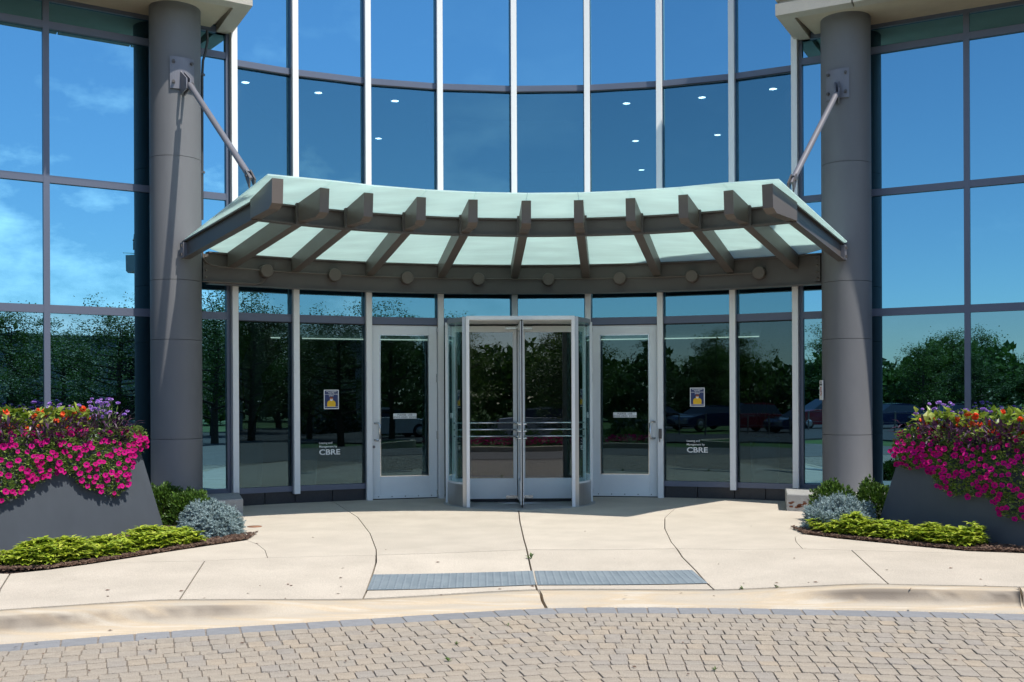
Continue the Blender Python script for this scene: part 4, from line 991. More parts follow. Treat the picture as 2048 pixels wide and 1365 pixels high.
# no smoking sign on the side of the right column
cR = colR.location; ang = math.pi - .41
sp = Vector((cR.x + .325 * math.cos(ang + 0.32), cR.y + .325 * math.sin(ang + .32), 0)); zc = HC - (781 - 804 + 2.8) / F * 14.1
ns = thing('no_smoking_sign', 'white no smoking sign with red circle on the left side of the right column', 'sign', (sp.x, sp.y, zc), math.atan2(sp.y - cR.y, sp.x - cR.x) + math.pi / 2)
mb = MB(); mb.box(-.10, .10, -.012, -.002, -.13, .13); mb.build('sign_plate', 'white_print', ns)
mb = MB(); n = 24
mb.add([((.06 if l else .048) * math.cos(6.2832 * i / n), -.0135, (.06 if l else .048) * math.sin(6.2832 * i / n) - .015) for l in (0, 1) for i in range(n)], [(i, n + i, n + (i + 1) % n, (i + 1) % n) for i in range(n)])
mb.add([(-.04, -.0138, .015), (-.032, -.0138, .024), (.04, -.0138, -.047), (.032, -.0138, -.056)], [(0, 1, 2, 3)]); mb.build('red_circle', 'red', ns)
mb = MB(); mb.add([(-.032, -.0131, -.02), (.03, -.0131, -.02), (.03, -.0131, -.01), (-.032, -.0131, -.01)], [(0, 1, 2, 3)]); mb.build('cigarette_mark', 'black_print', ns)
add_text('NO', .034, 'black_print', ns, (0, -.0135, .092), 'lettering', align='CENTER'); add_text('SMOKING', .034, 'black_print', ns, (0, -.0135, .062), 'lettering', align='CENTER')
# downpipe behind the left column
p0 = [atY(u, v, 13.75) for u, v in [(414, 62), (415, 82), (411, 105), (406, 122), (404.5, 150), (404.5, 440)]]
t = thing('drain_pipe', 'thin dark pipe running down the right side of the left column', 'pipe', p0[-1])
mb = MB(); mb.tube([q - p0[-1] for q in p0], .017, 8); mb.build('pipe', 'pvc', t)
for v in (150, 345):
    mb = MB(); q = atY(405, v, 13.75) - p0[-1]; mb.box(q.x - .03, q.x + .028, q.y - .022, q.y + .022, q.z - .012, q.z + .012); mb.build('pipe_clip', 'plate', t)

# ------------------------------------------------------------------ granite plinths at the column feet
def plinth(corner, d, fr, h, lab):
    c = Vector((corner[0], corner[1], 0)); t = thing('granite_plinth', lab, 'plinth', c)
    w1 = fr.y * 1.15
    poly = [Vector((0, 0)), Vector((d.x, d.y)) * 1.9, Vector((d.x, d.y)) * 1.9 + Vector((w1.x, w1.y)) * .9, Vector((-d.x * .25 + w1.x * .8, -d.y * .25 + w1.y * .8))]
    poly = [(p.x, p.y) for p in poly]
    if d.x < 0: poly = poly[::-1]
    mb = MB(); mb.prism(poly, -.02, h, None, .012); mb.build('plinth_block', 'granite', t); return t
dLp = Vector((-math.cos(WL + .05), -math.sin(WL + .05))); dRp = Vector((math.cos(WR + .05), -math.sin(WR + .05)))
plinth((-3.36, 13.1), dLp, frL, .205, 'low pale granite block at the foot of the left column behind the blue spruce')
pr_ = plinth((3.48, 13.32), dRp, frR, .215, 'low pale granite block with rust stains at the foot of the right column')
mb = MB()
for i in range(26):
    x = .04 + R_.uniform(0, .3); z = .05 + .03 * abs(R_.gauss(0, 1)) + .10 * abs((x - .19) / .2) * R_.random(); s_ = R_.uniform(.006, .02); c0 = Vector((dRp.x * x + .0012 * dRp.y, dRp.y * x - .0014 * dRp.x, z)); u_ = Vector((dRp.x, dRp.y, 0))
    mb.add([c0 + u_ * (s_ * math.cos(t_) * 1.6) + Vector((0, 0, s_ * math.sin(t_) * .7)) for t_ in [k * 1.047 + R_.uniform(-.3, .3) for k in range(6)]], [tuple(range(6))])
mb.v = [(x + .0006 * dRp.y - .0, y - .003 + 0, z) for x, y, z in mb.v]; tag(mb.build('rust_stain', 'rust', pr_), kind='stuff')

# ------------------------------------------------------------------ plants
def rv(): 
    while 1:
        v = Vector((R_.uniform(-1, 1), R_.uniform(-1, 1), R_.uniform(-1, 1)))
        if .05 < v.length < 1: return v
def leaf(mb, p, d, n, l, wd, fold=.25, curl=.1):
    d = d.normalized(); s = d.cross(n)
    if s.length < .01: s = d.cross(Vector((1, 0, .3)))
    s.normalize(); n = s.cross(d)
    b = p; m1 = p + d * l * .5 - n * 0; tip = p + d * l - n * l * curl
    mb.add([b, m1 + s * wd + n * wd * fold, tip, m1 - s * wd + n * wd * fold, m1], [(0, 4, 1), (4, 2, 1), (0, 3, 4), (4, 3, 2)])
def blob(name, lab, cat, c, rx, ry, rz, n, ls, m, group=None):
    c = Vector(c); t = thing(name, lab, cat, c, 0, group); mb = MB()
    for i in range(n):
        v = rv().normalized(); v.z = abs(v.z) * 1.1 - .15; k = 1 + .22 * noise.noise(v * 2.6 + c) + .12 * noise.noise(v * 7 + c); dep = R_.random() ** 2 * .35
        p = Vector((v.x * rx, v.y * ry, max(.01, v.z * rz + rz * .12))) * k * (1 - dep)
        leaf(mb, p, (v + rv() * .9 + Vector((0, 0, .4))).normalized(), rv(), ls * R_.uniform(.7, 1.3), ls * .28)
    tag(mb.build('foliage', m, t), kind='stuff')
    mb = MB()
    for i in range(14):
        v = rv().normalized(); v.z = abs(v.z); mb.tube([(0, 0, 0), Vector((v.x * rx, v.y * ry, v.z * rz)) * .8], .008, 5, .003)
    mb.build('twigs', 'bark', t)
blob('boxwood', 'round green boxwood at the foot of the left column, left one behind the spruce', 'shrub', (-4.10, 12.35, .0), .30, .26, .40, 4200, .040, 'leaf_box', 'boxwood shrubs')
blob('boxwood', 'round green boxwood between the left planter end and the granite block', 'shrub', (-3.74, 12.15, .0), .28, .26, .36, 4600, .038, 'leaf_box', 'boxwood shrubs')
blob('boxwood', 'feathery green boxwood in front of the right column foot', 'shrub', (3.73, 12.2, .0), .28, .26, .40, 4200, .042, 'leaf_box', 'boxwood shrubs')
blob('boxwood', 'lighter green boxwood tucked against the end of the right planter', 'shrub', (4.10, 11.95, .0), .22, .3, .44, 4200, .038, 'leaf_box', 'boxwood shrubs')
def spruce(c, rx, ry, rz, n, lab):
    c = Vector(c); t = thing('blue_spruce', lab, 'shrub', c, 0, 'dwarf blue spruces'); mb = MB()
    for i in range(n):
        v = rv().normalized(); v.z = abs(v.z) * 1.15 - .12; k = 1 + .26 * noise.noise(v * 3 + c) + .20 * noise.noise(v * 8 + c); dep = R_.random() ** 2 * .3
        p = Vector((v.x * rx, v.y * ry, max(.01, v.z * rz + .1 * rz))) * k * (1 - dep); d = (v + rv() * .7 + Vector((0, 0, .15))).normalized(); l = R_.uniform(.035, .06); r = R_.uniform(.009, .014)
        a = d.cross(Vector((0, 0, 1)) if abs(d.z) < .9 else Vector((1, 0, 0))).normalized(); b = d.cross(a)
        # a bottle-brush tip: ring of needle points
        for j in range(12):
            ph = R_.uniform(0, 6.28); q = p + d * l * R_.uniform(0, .9); o_ = (a * math.cos(ph) + b * math.sin(ph)); e = q + (o_ * 1.0 + d * 1.1) * r * 1.5; sd_ = d.cross(o_) * .0036
            mb.add([q - sd_, q + sd_, e], [(0, 1, 2)])
        mb.add([p + a * r * .5, p - a * r * .25 + b * r * .43, p - a * r * .25 - b * r * .43, p + d * l], [(0, 1, 3), (1, 2, 3), (2, 0, 3)])
    tag(mb.build('foliage', 'spruce', t), kind='stuff')
    mb = MB()
    for i in range(22):
        v = rv().normalized(); v.z = abs(v.z) * .8; mb.tube([(0, 0, .02), Vector((v.x * rx, v.y * ry, v.z * rz)) * .85], .012, 5, .004)
    mb.build('twigs', 'bark', t)
spruce((-3.20, 11.14, .0), .31, .30, .28, 5000, 'larger dwarf blue spruce at the tip of the left planting bed')
spruce((3.52, 11.32, .0), .35, .32, .29, 5000, 'flatter dwarf blue spruce at the tip of the right planting bed')
# pachysandra ground cover
def cover(path, wid, n, lab):
    mb = MB(); pts = [Vector((p.x, p.y, 0)) for p in path]; acc = [0]
    for a, b in zip(pts, pts[1:]): acc.append(acc[-1] + (b - a).length)
    for i in range(n):
        s = R_.random() * acc[-1]; k = max(j for j in range(len(acc)) if acc[j] <= s + 1e-9); k = min(k, len(pts) - 2); t_ = (s - acc[k]) / (acc[k + 1] - acc[k]); p = pts[k].lerp(pts[k + 1], t_)
        d = (pts[k + 1] - pts[k]).normalized(); nrm = Vector((-d.y, d.x, 0)); nrm = nrm if nrm.y > 0 else -nrm
        cl_ = max(0, min(1, .5 + 1.0 * noise.noise(Vector((s * 3.2, 3.1, path[0].x))))); o_ = R_.random()
        if cl_ < .28 and R_.random() < .75: continue
        p = p + nrm * (.05 + wid * o_); hgt = (.05 + .115 * cl_) * (1 - abs(o_ - .55) * .9) + R_.uniform(0, .05); z = zwalk(p.x, p.y) + .02
        top = Vector((p.x + R_.uniform(-.03, .03), p.y + R_.uniform(-.03, .03), z + hgt)); mb.cm = 1; mb.tube([(p.x, p.y, z - .02), top], .003, 4, cap=False); mb.cm = 0
        for tier in range(3):
            if tier == 0: c_ = top
            else: c_ = Vector((p.x + R_.uniform(-.06, .06), p.y - R_.uniform(.0, .06), z + hgt * R_.uniform(.15, .8)))
            m_ = R_.randint(6, 8); a0_ = R_.random() * 6
            for j in range(m_):
                a = a0_ + j * 6.283 / m_ + R_.uniform(-.2, .2); dd = Vector((math.cos(a), math.sin(a), R_.uniform(-.05, .8))); leaf(mb, c_, dd, Vector((0, 0, 1)), R_.uniform(.05, .085), R_.uniform(.014, .022), .3, .2)
    tag(mb.build('pachysandra', ['leaf_lime', 'stem']), lab, 'ground cover', kind='stuff')
cover([Vector((p.x, p.y, 0)) + Vector((-.02, .06, 0)) for p in bedL[1:]], .40, 620, 'bright lime pachysandra ground cover along the left bed edge')
cover([Vector((p.x, p.y, 0)) + Vector((.03, .06, 0)) for p in bedR[:5]], .34, 400, 'bright lime pachysandra ground cover along the right bed edge')
def chips(path, wid, n):
    mb = MB(); pts = [Vector((p.x, p.y, 0)) for p in path]
    for i in range(n):
        k = R_.randrange(len(pts) - 1); p = pts[k].lerp(pts[k + 1], R_.random()); q = Vector((p.x, p.y + R_.random() ** 1.5 * wid + .012, 0)); z = zwalk(q.x, q.y) + R_.uniform(.012, .035)
        a = R_.random() * 3.14; l, w_ = R_.uniform(.008, .026), R_.uniform(.003, .008); ca, sa = math.cos(a), math.sin(a); tl = R_.uniform(-.3, .3)
        T = lambda x, y, zz: (q.x + x * ca - y * sa, q.y + x * sa + y * ca, z + zz + x * tl)
        mb.box(-l, l, -w_, w_, -.003, .003, T)
    tag(mb.build('bark_chips', 'mulch'), 'brown bark chips covering the bed', 'mulch', kind='stuff')
chips(bedL, .5, 4200); chips(bedR, .5, 3600)

# planters
def planter(A, d, inw, Lp, dep, zt, lab, sx):
    """A bottom corner; d along the face toward the viewer; inw away from the face"""
    t = thing('flower_planter', lab, 'planter', A); d = Vector(d).normalized(); inw = Vector(inw).normalized()
    i1, i2 = .24, .19
    def c(s, w_, z): return d * s + inw * w_ + Vector((0, 0, z))
    bot = [c(0, 0, -.05), c(Lp, 0, -.05), c(Lp, dep, -.05), c(0, dep, -.05)]; top = [c(i1, i2, zt), c(Lp - i1, i2, zt), c(Lp - i1, dep - i2, zt), c(i1, dep - i2, zt)]
    def side(a, b, nm):
        A0, A1, B1, B0 = bot[a], bot[b], top[b], top[a]; nn = (A1 - A0).cross(B0 - A0).normalized(); mid = (bot[0] + bot[2]) / 2
        if nn.dot(mid - A0) < 0: nn = -nn
        q = [A0, A1, B1, B0]; mb = MB(); mb.quadprism(q, [p + nn * .012 for p in q]); mb.build(nm, 'planter', t)
    for a, b, nm in ((0, 1, 'front_panel'), (1, 2, 'end_panel'), (2, 3, 'back_panel'), (3, 0, 'end_panel')): side(a, b, nm)
    mb = MB(); q = [p - Vector((0, 0, .07)) + ((top[0] + top[2]) / 2 - p).normalized() * .005 for p in top]; mb.quadprism(q, [p + Vector((0, 0, -.05)) for p in q]); mb.build('soil', 'mulch_b', t)
    return t, d, inw, i1, i2
PL = dict(L=planter(Vector((-3.84, 11.62, 0)), (-.5, -.866, 0), (-.866, .5, 0), 3.3, 1.25, 1.05, 'large dark grey tapered planter full of flowers at the left edge', -1),
          R=planter(Vector((3.88, 11.26, 0)), (.5, -.866, 0), (.866, .5, 0), 3.3, 1.25, .975, 'large dark grey tapered planter full of flowers at the right edge', 1))
# blossoms: shared meshes
def petunia_mesh(seed):
    rr = random.Random(seed); mb = MB(); vs = [(0, 0, -.018)]; n = 15
    for i in range(n): a = 6.2832 * i / n; r = .010; vs.append((r * math.cos(a), r * math.sin(a), -.006))
    for i in range(n): a = 6.2832 * i / n; r = .034 * (1 - .13 * abs(math.cos(2.5 * a)) ** 3) * rr.uniform(.93, 1.05); vs.append((r * math.cos(a), r * math.sin(a), .004 * math.sin(5 * a) + rr.uniform(-.003, .004)))
    mb.cm = 1; mb.add(vs[:n + 1], [(0, 1 + i, 1 + (i + 1) % n) for i in range(n)], True); mb.cm = 0
    mb.add(vs[1:], [(i, n + i, n + (i + 1) % n, (i + 1) % n) for i in range(n)], True)
    return mb.mesh('blossom', ['magenta', 'throat'])
PETM = [petunia_mesh(i) for i in range(4)]
def ruffle_mesh(seed, m, r0, nl):
    rr = random.Random(seed); mb = MB()
    for i in range(nl):
        v = Vector((rr.uniform(-1, 1), rr.uniform(-1, 1), rr.uniform(-.6, 1))).normalized(); p = v * r0 * .35; a = v.cross(Vector((.3, .2, 1))).normalized(); b = v.cross(a); k = r0 * rr.uniform(.5, .75)
        ring = [p + v * r0 * .35 + (a * math.cos(j * 1.0472) + b * math.sin(j * 1.0472)) * k * rr.uniform(.8, 1.1) + v * r0 * rr.uniform(-.15, .2) for j in range(6)]
        mb.add([p] + ring, [(0, 1 + j, 1 + (j + 1) % 6) for j in range(6)])
    return mb.mesh('flower_head', m)
ORM = [ruffle_mesh(i, 'orange', .038, 9) for i in range(3)]; LIM = [ruffle_mesh(9 + i, 'lilac', .024, 12) for i in range(3)]
def face_q(v):
    q = v.to_track_quat('Z', 'Y'); return q
VIEW = Vector((0, -1, .45))
def plant_bed(side):
    t, d, inw, i1, i2 = PL[side]; A = Vector(t.location); zt = 1.05 if side == 'L' else .975; sgn = -1 if side == 'L' else 1
    sd = 'left' if side == 'L' else 'right'
    outw = -inw
    def W_(s, w_, z): return A + d * s + inw * w_ + Vector((0, 0, z))
    # drape depth of petunias below the rim as a function of s along the face
    tabs = [(-.1, .08), (.1, .12), (.2, .42), (.35, .56), (.6, .50), (.8, .42), (.95, .28), (1.2, .34), (1.6, .50), (2.4, .55)] if side == 'L' else [(-.1, .10), (.02, .22), (.15, .24), (.35, .22), (.5, .36), (.65, .46), (.9, .46), (1.1, .46), (1.3, .62), (2.4, .7)]
    dr = lambda s: max(.06, interp(tabs, max(-.09, min(2.3, s))))
    slope = i2 / zt
    segs = [(-.08, .35), (.35, .75), (.75, 1.15), (1.15, 1.6), (1.6, 2.2)]
    names = ['at the end nearest the column', 'second from the column end, hanging down the face', 'in the middle of the visible face', 'fourth from the column end', 'nearest the picture edge']
    for (s0, s1), nm in zip(segs, names):
        p0_ = W_((s0 + s1) / 2 + i1, i2, zt); th = thing('petunia_plant', 'magenta petunia spilling over the %s planter, %s' % (sd, nm), 'petunia', p0_, 0, 'petunias in the %s planter' % sd); mb = MB()
        nb = int((s1 - s0) * (96 if side == 'L' else 118)); nl = int((s1 - s0) * (2600 if side == 'L' else 3000))
        def spot(k_in):
            s = R_.uniform(s0, s1) + .12; dd = dr(s - .12); zed = R_.random(); total = dd + .22
            h = .11 - zed * (total - .04); bulge = .05 + .07 * math.sin(min(1, max(0, (0.17 - h) / total)) * 3.1)
            wob = .03 * noise.noise(Vector((s * 6, h * 6, 0)))
            if h > 0: wd_ = i2 - .02 + R_.uniform(-.02, .16) - bulge * .5; z = zt + h * .8
            else: wd_ = i2 + h * slope * 1.0 - bulge * k_in + wob; z = zt + h
            return W_(s + i1 * .55, wd_ if True else 0, z), h
        for _ in range(nl):
            p, h = spot(.75); v = (outw + rv() * .9 + Vector((0, 0, .5))).normalized(); leaf(mb, p - p0_, v, Vector((0, 0, 1)) + rv() * .5, R_.uniform(.026, .05), R_.uniform(.011, .018))
        for _ in range(6):
            p, h = spot(.5); q = W_((s0 + s1) / 2 + i1, i2 + .1, zt - .02); mb.tube([q - p0_, (q + p) / 2 - p0_ + Vector((0, 0, .06)), p - p0_], .004, 4, cap=False)
        tag(mb.build('foliage', 'leaf_pet', th), kind='stuff')
        placed = []
        tries = 0
        while len(placed) < nb and tries < nb * 12:
            tries += 1
            p, h = spot(1.25)
            if any((p - q).length < .042 for q in placed): continue
            placed.append(p); v = (outw * .55 + VIEW * .7 + rv() * .45).normalized(); o = link('blossom', R_.choice(PETM), th, loc=p - p0_ + outw * .012); o.rotation_euler = (face_q(v).to_matrix() @ Matrix.Rotation(R_.random() * 6, 3, 'Z')).to_euler(); k = R_.uniform(.6, 1.08); o.scale = (k, k * R_.uniform(.85, 1), k)
    # purple vines
    for i, s in enumerate([.35, .8, 1.2, 1.65] if side == 'L' else [.3, .75, 1.15, 1.6]):
        p0_ = W_(s + i1, i2 - .03, zt - .02); th = thing('purple_vine', 'dark purple spiky-leaved vine in the %s planter, number %s from the column end' % (sd, ['one', 'two', 'three', 'four'][i]), 'plant', p0_, 0, 'purple vines in the %s planter' % sd); mb = MB()
        for _ in range(150):
            b = Vector((0, 0, 0)) + d * R_.gauss(0, .14) + inw * R_.uniform(-.10, .12) + Vector((0, 0, R_.uniform(-.08, .20)))
            leaf(mb, b, (outw * .6 + rv() + Vector((0, 0, .35))).normalized(), Vector((0, 0, 1)), R_.uniform(.09, .15), R_.uniform(.010, .017), .5, .15)
        tag(mb.build('foliage', 'leaf_purple', th), kind='stuff')
    # orange begonias with broad leaves
    OS = [(.62, .3), (.85, .2), (1.15, .26), (1.38, .3), (1.62, .2), (1.8, .3)] if side == 'L' else [(.18, .22), (.42, .3), (.62, .22), (1.0, .3), (1.25, .22), (1.55, .28)]
    ord_ = ['first', 'second', 'third', 'fourth', 'fifth', 'sixth']
    for i, (s, w_) in enumerate(OS):
        p0_ = W_(s + i1, i2 + w_, zt); th = thing('begonia', '%s clump of orange begonia from the column end in the %s planter' % (ord_[i], sd), 'begonia', p0_, 0, 'orange begonias in the %s planter' % sd); mb = MB()
        for _ in range(64):
            b = d * R_.uniform(-.18, .18) + inw * R_.uniform(-.20, .2) + Vector((0, 0, R_.uniform(.04, .28)))
            leaf(mb, b, (outw * .4 + rv() + Vector((0, 0, .5))).normalized(), Vector((0, 0, 1)) + rv() * .3, R_.uniform(.08, .14), R_.uniform(.025, .042), .25, .25)
        tag(mb.build('foliage', 'leaf_big', th), kind='stuff')
        for _ in range((9, 5, 11, 4, 8, 6)[i]):
            o = link('flower_head', R_.choice(ORM), th, loc=d * R_.gauss(0, .08) + outw * R_.uniform(.02, .18) + Vector((0, 0, R_.uniform(.05, .30)))); o.rotation_euler = (R_.random() * 6, R_.random() * 6, 0); k = R_.uniform(.7, 1.15); o.scale = (k, k, k)
    # lime celosia and verbena standing above
    VS = [(.12, .28, .36, 13), (.34, .32, .32, 12), (.75, .45, .33, 9), (1.3, .5, .27, 8)] if side == 'L' else [(.2, .35, .36, 12), (.62, .42, .30, 10), (1.05, .45, .27, 12), (1.5, .45, .25, 12)]
    for i, (s, w_, hh, nn) in enumerate(VS):
        p0_ = W_(s + i1, i2 + w_, zt); th = thing('verbena', '%s tall lilac verbena from the column end in the %s planter' % (ord_[i], sd), 'verbena', p0_, 0, 'lilac verbenas in the %s planter' % sd); mb = MB(); heads = []
        for _ in range(nn * 2):
            e = d * R_.uniform(-.24, .24) + inw * R_.uniform(-.2, .15) + Vector((0, 0, hh * R_.uniform(.55, 1.12))); b = e * .12; b.z = .0; m1 = (b + e) / 2 + rv() * .03
            mb.tube([b, m1, e], .0025, 4, cap=False); heads.append(e)
            for _ in range(6):
                q = b.lerp(e, R_.random()); leaf(mb, q, rv() + Vector((0, 0, .3)), Vector((0, 0, 1)), .045, .007)
        mb.build('stems', 'stem', th)
        for e in heads:
            o = link('flower_head', R_.choice(LIM), th, loc=e); o.rotation_euler = (R_.uniform(-.4, .4), R_.uniform(-.4, .4), R_.random() * 6); k = R_.uniform(.75, 1.15); o.scale = (k, k, k * .7)
    for i, (s, w_) in enumerate([(.5, .42), (.95, .5), (1.45, .42), (1.75, .5)] if side == 'L' else [(.5, .5), (.95, .52), (1.45, .5), (1.85, .45)]):
        p0_ = W_(s + i1, i2 + w_, zt); th = thing('celosia', '%s lime green plume plant from the column end in the %s planter' % (ord_[i], sd), 'plant', p0_, 0, 'lime green plume plants in the %s planter' % sd); mb = MB()
        for _ in range(16):
            e = d * R_.uniform(-.2, .2) + inw * R_.uniform(-.15, .15); hh = R_.uniform(.22, .36)
            for k in range(34):
                z = hh * (k / 34) ** .8; leaf(mb, e + Vector((0, 0, z)) + rv() * .012, rv() + Vector((0, 0, .9)), rv(), R_.uniform(.03, .07) * (1.15 - k / 34), .008, .2, .1)
        tag(mb.build('foliage', 'leaf_big', th), kind='stuff')
    # silver leaved filler
    p0_ = W_(.55 + i1, i2 - .02, zt + .02); th = thing('dusty_miller', 'small silver-leaved plant at the rim of the %s planter' % sd, 'plant', p0_); mb = MB()
    for _ in range(26): leaf(mb, rv() * .05, (outw + rv()).normalized(), Vector((0, 0, 1)), .04, .012)
    mb.build('foliage', 'silver', th)
    if side == 'L' :
        p0_ = W_(i1 + .0, i2 - .02, zt); th = thing('ivy', 'short trail of variegated ivy over the column end of the left planter rim', 'ivy', p0_); mb = MB()
        for k in range(16): leaf(mb, Vector((.03 * math.sin(k), -.02, -.012 * k)) - d * .03, outw + rv() + Vector((0, 0, -.3)), Vector((0, 0, 1)), .045, .018)
        mb.build('foliage', 'leaf_pet', th)
plant_bed('L'); plant_bed('R')
# dry leaf on the planter face
t = PL['L'][0]; p = Vector(t.location) + Vector(PL['L'][1]) * .62 + Vector((.866, -.5, 0)) * -.055 + Vector((0, 0, .40))
mb = MB(); leaf(mb, Vector((0, 0, 0)), Vector((-.4, -.3, .8)), Vector((.866, -.5, .2)), .045, .014); tag(mb.build('dry_leaf', 'rust', loc=p), 'small brown dry leaf stuck on the left planter face', 'leaf')

# ------------------------------------------------------------------ lobby plants and pots (seen faintly through the glass)
def pot(u, r, lab, big):
    a, _ = onbeam(u, 900, RW + .75); p = Vector(P(a, RW + .75, 0)); t = thing('lobby_planter', lab, 'planter', p)
    mb = MB(); mb.lathe([(r * .8, .0), (r * .82, .02), (r, .86), (r - .03, .86), (r - .04, .8), (0, .8)], 28); mb.build('pot', 'teal_pot', t)
    pt = thing('lobby_plant', lab.replace('pot', 'plant in the pot'), 'plant', (p.x, p.y, .8)); mb = MB()
    for k in range(7 if big else 0):
        an = k * 2.2; ln = 1.0 + .12 * k if k < 5 else 1.9; e = Vector((math.cos(an) * (.30 + .05 * k), math.sin(an) * .25, ln * .6)); mb.tube([(0, 0, 0), e * .6 + Vector((0, 0, .15)), e], .014, 6, .006); leaf(mb, e, Vector((e.x * .6, e.y * .6, .75)), Vector((0, -1, .2)), .75, .17, .1, .2)
    for k in range(60): leaf(mb, Vector((math.cos(k) * r * .7, math.sin(k) * r * .7, .02)), rv() + Vector((0, 0, .1)), Vector((0, 0, 1)), .13, .04)
    mb.build('foliage', 'tree1', pt)
pot(492, .25, 'tall teal round pot inside the leftmost curved window', True); pot(606, .22, 'tall teal round pot inside the second curved window from the left', False)
pot(1530, .22, 'tall teal round pot inside the rightmost curved window', True)

# ------------------------------------------------------------------ surroundings behind the viewer, mirrored in the windows
def tree_parts(seed, H_, W_, dens, lsz, trunk_h):
    rr = random.Random(seed); tb = MB(); lb = MB()
    tb.tube([(0, 0, 0), (rr.uniform(-.1, .1), rr.uniform(-.1, .1), trunk_h), (rr.uniform(-.2, .2), rr.uniform(-.2, .2), H_ * .7), (0, 0, H_ * .93)], .028 * H_, 9, .02)
    for i in range(26):
        z = trunk_h * .9 + (H_ - trunk_h) * (i / 26) ** .9; an = i * 2.4 + rr.uniform(-.4, .4); f = (z - trunk_h) / (H_ - trunk_h); ln = W_ * (.45 + .75 * math.sin(min(1, f * 1.05 + .22) * 3.0)) * rr.uniform(.7, 1.12)
        b = Vector((0, 0, z)); e = b + Vector((math.cos(an) * ln, math.sin(an) * ln, ln * rr.uniform(.25, .6))); mid = (b + e) / 2 + Vector((0, 0, -.08 * ln)); tb.tube([b, mid, e], .010 * H_ * (1.1 - f * .7), 5, .008, cap=False)
        for k in range(7):
            c = b.lerp(e, rr.uniform(.35, 1.08)) + Vector((rr.gauss(0, .16), rr.gauss(0, .16), rr.gauss(0, .12))) * W_; cr_ = W_ * rr.uniform(.12, .26)
            for _ in range(dens):
                v = Vector((rr.gauss(0, 1), rr.gauss(0, 1), rr.gauss(0, .75))) * .55 * cr_; p = c + v; dd = Vector((rr.uniform(-1, 1), rr.uniform(-1, 1), rr.uniform(-.7, .5))).normalized(); s = dd.cross(Vector((rr.uniform(-1, 1), rr.uniform(-1, 1), 1))).normalized(); l = lsz * rr.uniform(.7, 1.3)
                lb.add([p, p + dd * l * .5 + s * l * .28, p + dd * l, p + dd * l * .5 - s * l * .28], [(0, 1, 2, 3)])
    return tb, lb
TV = []
for k, (H_, W_, dn, ls, th_) in enumerate([(6.6, 2.3, 80, .11, 1.6), (9.5, 3.6, 60, .19, 1.8), (8.0, 3.0, 56, .17, 1.3)]):
    tb, lb = tree_parts(20 + k, H_, W_, dn, ls, th_); TV.append((tb.mesh('trunk', 'bark'), lb.mesh('crown', 'tree%d' % k)))
TREES = [(13.5, -5.5, 0, 1.0), (9.0, -9.0, 0, .95), (19, -6, 0, 1.1), (17.5, -13, 0, 1.0), (3.6, -6.5, 2, .66), (24, -2, 0, 1.15), (-2.5, -16, 0, .9), (6.5, -22, 1, .9), (13, -24, 1, .95), (21, -20, 1, .95), (28, -14, 1, .9), (31, -6, 1, .9),
         (0, -30, 1, .95), (-6.5, -28, 2, 1.0), (-13, -34, 1, .9), (-20, -48, 1, 1.05), (-28, -50, 2, 1.15), (-36, -48, 1, 1.05), (-43, -42, 1, 1.1), (-50, -36, 2, 1.2), (-54, -28, 1, 1.1), (-31, -58, 1, 1.2), (-58, -18, 1, 1.1), (7, -36, 1, 1.1), (16, -36, 2, 1.2), (27, -30, 1, 1.1), (37, -20, 1, 1.1), (-24, -42, 1, .85), (-38, -55, 1, 1.25), (40, -8, 2, 1.1), (-33, -40, 1, .9), (-40, -32, 2, 1.0), (-46, -24, 1, .95), (-26, -36, 2, .9)]
ORD = ['first', 'second', 'third', 'fourth', 'fifth', 'sixth', 'seventh', 'eighth', 'ninth', 'tenth', 'eleventh', 'twelfth', 'thirteenth', 'fourteenth', 'fifteenth']
TREES.sort(key=lambda q: math.atan2(q[0], 14 - q[1])); tcount = {}
for i, (x, y, k, s) in enumerate(TREES):
    side = 'left wing' if x > 8 else ('right wing' if x < -16 else 'middle')
    dist = 'near' if math.hypot(x, y - 14) < 28 else 'far'
    tcount[side] = tcount.get(side, -1) + 1
    t = thing('broadleaf_tree', '%s broadleaf tree, %s from the left of those mirrored in the %s windows' % (('young slender', 'tall full-crowned', 'dark bushy')[k], ORD[tcount[side]], side), 'tree', (x, y, -.32), R_.random() * 6, 'trees mirrored in the %s windows' % side)
    s *= (.74, .62, .68)[k] * (.98 if x < -16 else 1); t.scale = (s * 1.15, s * 1.15, s * R_.uniform(.92, 1.08)); link('trunk', TV[k][0], t); link('crown', TV[k][1], t)
mb = MB()
for i in range(62000):
    an = R_.uniform(-1.5, 1.5); rr_ = R_.uniform(70, 78); x = rr_ * math.sin(an); y = 14 - rr_ * math.cos(an)
    hh = (5.6 if an < -.2 else 6.6) + 1.8 * noise.noise(Vector((an * 9, 0, 2))) + 1.3 * noise.noise(Vector((an * 30, 1, 5))) - abs(rr_ - 74) * .35
    p = Vector((x, y, -.3 + hh * R_.random() ** .7)); leaf(mb, p, rv(), rv(), R_.uniform(.5, .9), .22)
tag(mb.build('woodland', 'tree0'), 'far band of dark woodland mirrored low in all the windows', 'woodland', kind='stuff')
